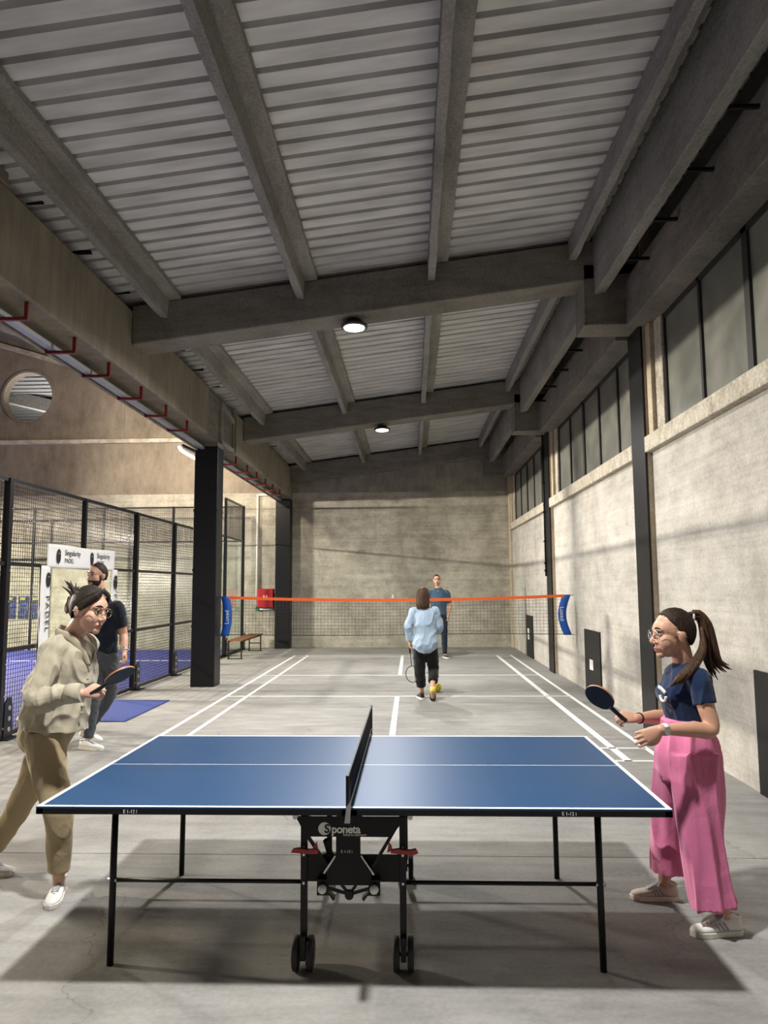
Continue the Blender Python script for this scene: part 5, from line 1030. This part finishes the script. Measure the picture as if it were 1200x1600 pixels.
# ------------------------------------------------------------------ woman in a light blue shirt, seen from behind
def woman_blue():
    R = person('woman in light blue shirt and black trousers walking away, seen from behind', (0.2, 11.2, 0))
    hc = V((0.185, 11.21, 1.565)); HM = head_matrix(hc, (0.25, 0.97, 0), (0, 0, 1), 1.0); side = V((1, 0, 0)); b = MB(); head_shape(b, HM)
    nb = V((0.20, 11.2, 1.39)); limb(b, [nb+V((0, 0, -0.05)), nb, (nb+hc)/2, hc], [0.085, 0.058, 0.05, 0.05])
    limb(b, [(0.20, 11.2, 0.80), (0.20, 11.2, 0.92), (0.20, 11.2, 1.05), (0.20, 11.2, 1.2), (0.20, 11.2, 1.32), (0.20, 11.2, 1.39)], [(0.15, 0.11), (0.15, 0.11), (0.125, 0.095), (0.145, 0.105), (0.14, 0.08), (0.06, 0.05)], side)
    ls, le, lw = V((0.03, 11.2, 1.33)), V((-0.055, 11.17, 1.09)), V((-0.035, 11.2, 0.86)); rs, re, rw = V((0.37, 11.2, 1.33)), V((0.425, 11.25, 1.09)), V((0.36, 11.42, 0.98))
    for s, e, w_ in ((ls, le, lw), (rs, re, rw)): limb(b, [s, (s+e)/2, e, e*0.6+w_*0.4, w_], [0.05, 0.045, 0.04, 0.04, 0.026])
    hand(b, lw, (0.1, 0.1, -1), (-1, 0, 0), 0.95, thumb=1, curl=1.0, tcurl=0.9); hand(b, rw, (-0.3, 0.9, 0.1), (0.3, 0.2, 0.9), 0.95, thumb=-1, curl=0.6)
    lh, lk, la = V((0.12, 11.2, 0.83)), V((0.115, 11.28, 0.45)), V((0.145, 11.37, 0.085)); rh, rk, ra = V((0.28, 11.2, 0.83)), V((0.325, 11.30, 0.47)), V((0.305, 11.06, 0.225))
    for h, k, a in ((lh, lk, la), (rh, rk, ra)): limb(b, [h, (h+k)/2, k, k*0.6+a*0.4, a], [0.08, 0.066, 0.05, 0.048, 0.034])
    limb(b, [ra, ra+V((0.0, -0.01, -0.07)), ra+V((0, 0.06, -0.16))], [0.034, 0.035, 0.028])
    put('body', remesh(b, 0.008, 3), 'skin_a', R)
    s = MB(); s.tube([(0.205, 11.19, 0.715), (0.205, 11.19, 0.78), (0.205, 11.19, 0.88), (0.20, 11.195, 1.02), (0.20, 11.2, 1.18), (0.20, 11.2, 1.30), (0.20, 11.2, 1.38), (0.20, 11.2, 1.41)], [(0.11, 0.12), (0.18, 0.16), (0.195, 0.165), (0.175, 0.145), (0.175, 0.14), (0.165, 0.11), (0.09, 0.08), (0.07, 0.065)], 26, side=side, sub=5)
    s.tube([ls+V((0.05, 0, 0.01)), ls, (ls+le)/2, le, (le+lw)/2, lw+V((0, 0, 0.03))], [0.060, 0.064, 0.064, 0.060, 0.054, 0.046], 16, sub=4); s.tube([rs+V((-0.05, 0, 0.01)), rs, (rs+re)/2, re, (re+rw)/2, rw], [0.060, 0.064, 0.064, 0.060, 0.054, 0.046], 16, sub=4)
    put('shirt', remesh(s, 0.008, 3, (0.013, 7.5, 17, (1, 1, 0.7))), 'denim_shirt', R)
    t = MB(); limb(t, [(0.20, 11.2, 1.0), (0.20, 11.2, 0.90), (0.20, 11.2, 0.80)], [(0.155, 0.12), (0.18, 0.14), (0.17, 0.135)], side)
    t.tube([lh, (lh+lk)/2, lk, lk*0.5+la*0.5, (0.140, 11.36, 0.20)], [0.108, 0.10, 0.085, 0.078, 0.072], 18, sub=5); t.tube([rh, (rh+rk)/2, rk, (0.318, 11.18, 0.35), (0.312, 11.12, 0.29)], [0.108, 0.10, 0.086, 0.080, 0.075], 18, sub=5)
    put('trousers', remesh(t, 0.009, 3, (0.006, 8, 9)), 'black_pants', R)
    f = MB(); hair_cap(R, HM, 'hair_mid', a=0.2, k1=0.8, k2=0.9, zmin=-0.7, sc=1.12)
    for k in range(40):
        a = -1.25+2.5*k/39; c = random.uniform(-1, 1); x, y = math.sin(a)*0.085, -0.012-math.cos(a)*0.103
        f.tube([(x*0.7, y*0.72, 0.11), (x, y, 0.05), (x*1.1, y*1.08, -0.05), (x*1.12+0.004*c, y*1.12, -0.13), (x*1.05+0.008*c, y*1.1+0.01, -0.19-0.012*c)], [0.014, 0.016, 0.016, 0.015, 0.005], 7, sub=3)
    f.xf(HM); f.build('hair_strands', 'hair_mid', R)
    shoe(R, (0.142, 11.355), (-0.25, 0.97), 'shoe_black', 'sole_white', 0.98, lace='shoe_black')
    # raised foot: shoe standing on its toe with the sole towards the camera
    u = shoe(R, (0.302, 11.0), (0.05, 1.0), 'shoe_black', 'sole_brown', 0.98, pitch=1.12, lace='shoe_black', zoff=0.045)
    so_ = MB(); so_.tube([ra+V((0, 0.0, 0.0)), ra+V((0, -0.012, -0.085))], [0.040, 0.043], 14, sub=1); so_.build('sock', 'sock_yellow', R)
    rk_ = thing('badminton_racket', 'thin badminton racket hanging from the hand of the woman in blue', 'racket', (-0.03, 11.22, 0.80))
    d = V((0.10, 0.10, -1)).normalized(); g = V((-0.035, 11.215, 0.80)); hx = V((1, 0, 0.1)).normalized()
    MB().cyl(g+d*-0.06, g+d*0.10, 0.013, 8).build('grip', 'black_metal', rk_); MB().cyl(g+d*0.10, g+d*0.30, 0.005, 6).build('shaft', 'black_metal', rk_)
    c = g+d*0.42; ring = [c+d*math.cos(2*PI*k/28)*0.125+hx*math.sin(2*PI*k/28)*0.10 for k in range(29)]; MB().tube(ring, [0.006]*29, 6, sub=1).build('frame', 'black_metal', rk_)
    st = MB()
    for k in range(-7, 8):
        q = k/8; l_ = math.sqrt(1-q*q); st.tube([c+hx*q*0.10-d*l_*0.125, c+hx*q*0.10+d*l_*0.125], [0.0009]*2, 3, sub=1); st.tube([c+d*q*0.125-hx*l_*0.10, c+d*q*0.125+hx*l_*0.10], [0.0009]*2, 3, sub=1)
    st.build('strings', 'white_plastic', rk_, kind='stuff')
woman_blue()

# ------------------------------------------------------------------ man behind the net, facing the camera
def man_far():
    R = person('man in blue polo shirt and dark jeans standing beyond the net', (0.68, 17.8, 0))
    hc = V((0.62, 17.78, 1.855)); HM = head_matrix(hc, (-0.03, -1, 0.02), (0, 0, 1), 1.1); side = V((1, 0, 0)); b = MB(); head_shape(b, HM, jaw=1.05)
    nb = V((0.645, 17.8, 1.66)); limb(b, [nb+V((0, 0, -0.06)), nb, (nb+hc)/2, hc], [0.10, 0.07, 0.064, 0.06])
    limb(b, [(0.67, 17.8, 0.96), (0.67, 17.8, 1.08), (0.66, 17.8, 1.22), (0.655, 17.8, 1.40), (0.65, 17.8, 1.55), (0.648, 17.8, 1.64)], [(0.16, 0.115), (0.16, 0.115), (0.15, 0.11), (0.175, 0.125), (0.18, 0.10), (0.075, 0.065)], side)
    rs, re, rw = V((0.865, 17.8, 1.54)), V((0.925, 17.83, 1.25)), V((0.895, 17.76, 1.03)); ls, le, lw = V((0.435, 17.8, 1.54)), V((0.385, 17.83, 1.25)), V((0.40, 17.76, 1.03))
    for s, e, w_ in ((ls, le, lw), (rs, re, rw)): limb(b, [s, (s+e)/2, e, e*0.6+w_*0.4, w_], [0.062, 0.056, 0.048, 0.048, 0.032])
    hand(b, rw, (-0.05, -0.15, -1), (1, 0, 0), 1.1, thumb=1, curl=0.5); hand(b, lw, (0.05, -0.15, -1), (-1, 0, 0), 1.1, thumb=-1, curl=0.5)
    rh, rk, ra = V((0.76, 17.8, 0.97)), V((0.785, 17.79, 0.53)), V((0.79, 17.80, 0.09)); lh, lk, la = V((0.58, 17.8, 0.97)), V((0.53, 17.82, 0.53)), V((0.50, 17.84, 0.09))
    for h, k, a in ((rh, rk, ra), (lh, lk, la)): limb(b, [h, (h+k)/2, k, k*0.6+a*0.4, a, a+V((0, 0, -0.04))], [0.085, 0.07, 0.054, 0.052, 0.036, 0.036])
    put('body', remesh(b, 0.009, 2), 'skin_m', R)
    s = MB(); s.tube([(0.67, 17.8, 1.02), (0.665, 17.8, 1.18), (0.658, 17.8, 1.38), (0.652, 17.8, 1.52), (0.65, 17.8, 1.60), (0.648, 17.8, 1.665)], [(0.19, 0.145), (0.188, 0.14), (0.205, 0.15), (0.20, 0.12), (0.16, 0.10), (0.085, 0.08)], 24, side=side, sub=5)
    for p0, e in ((ls, le), (rs, re)): s.tube([p0+V((0.05 if p0.x < 0.6 else -0.05, 0, 0.01)), p0, p0*0.6+e*0.4, p0*0.25+e*0.75], [0.068, 0.072, 0.072, 0.070], 16, sub=4)
    put('polo_shirt', remesh(s, 0.01, 3, (0.006, 7, 21, (1, 1, 0.6))), 'teal_polo', R)
    cl = MB(); cy = [(0.648+0.086*math.cos(2*PI*k/20), 17.8+0.082*math.sin(2*PI*k/20), 1.665+0.012*math.sin(2*PI*k/20)) for k in range(21)]; cl.tube(cy, [0.014]*21, 6, sub=1); cl.build('collar', 'teal_polo', R)
    t = MB(); limb(t, [(0.67, 17.8, 1.08), (0.67, 17.8, 1.02), (0.67, 17.8, 0.93)], [(0.165, 0.125), (0.18, 0.14), (0.175, 0.135)], side)
    for h, k, a in ((rh, rk, ra), (lh, lk, la)): t.tube([h, (h+k)/2, k, k*0.5+a*0.5, a+V((0, 0, 0.01))], [0.108, 0.096, 0.078, 0.068, 0.058], 18, sub=5)
    put('jeans', remesh(t, 0.01, 3, (0.006, 8, 14)), 'dark_jeans', R)
    face_parts(R, HM, 'hair_black', brow=0.005); hair_cap(R, HM, 'hair_black', a=0.12, k1=0.88, k2=0.8, zmin=-0.6, sc=1.05)
    shoe(R, (0.79, 17.83), (0.35, -0.94), 'shoe_black', 'sole_white', 1.1, lace='shoe_black'); shoe(R, (0.50, 17.87), (-0.35, -0.94), 'shoe_black', 'sole_white', 1.1, lace='shoe_black')
man_far()
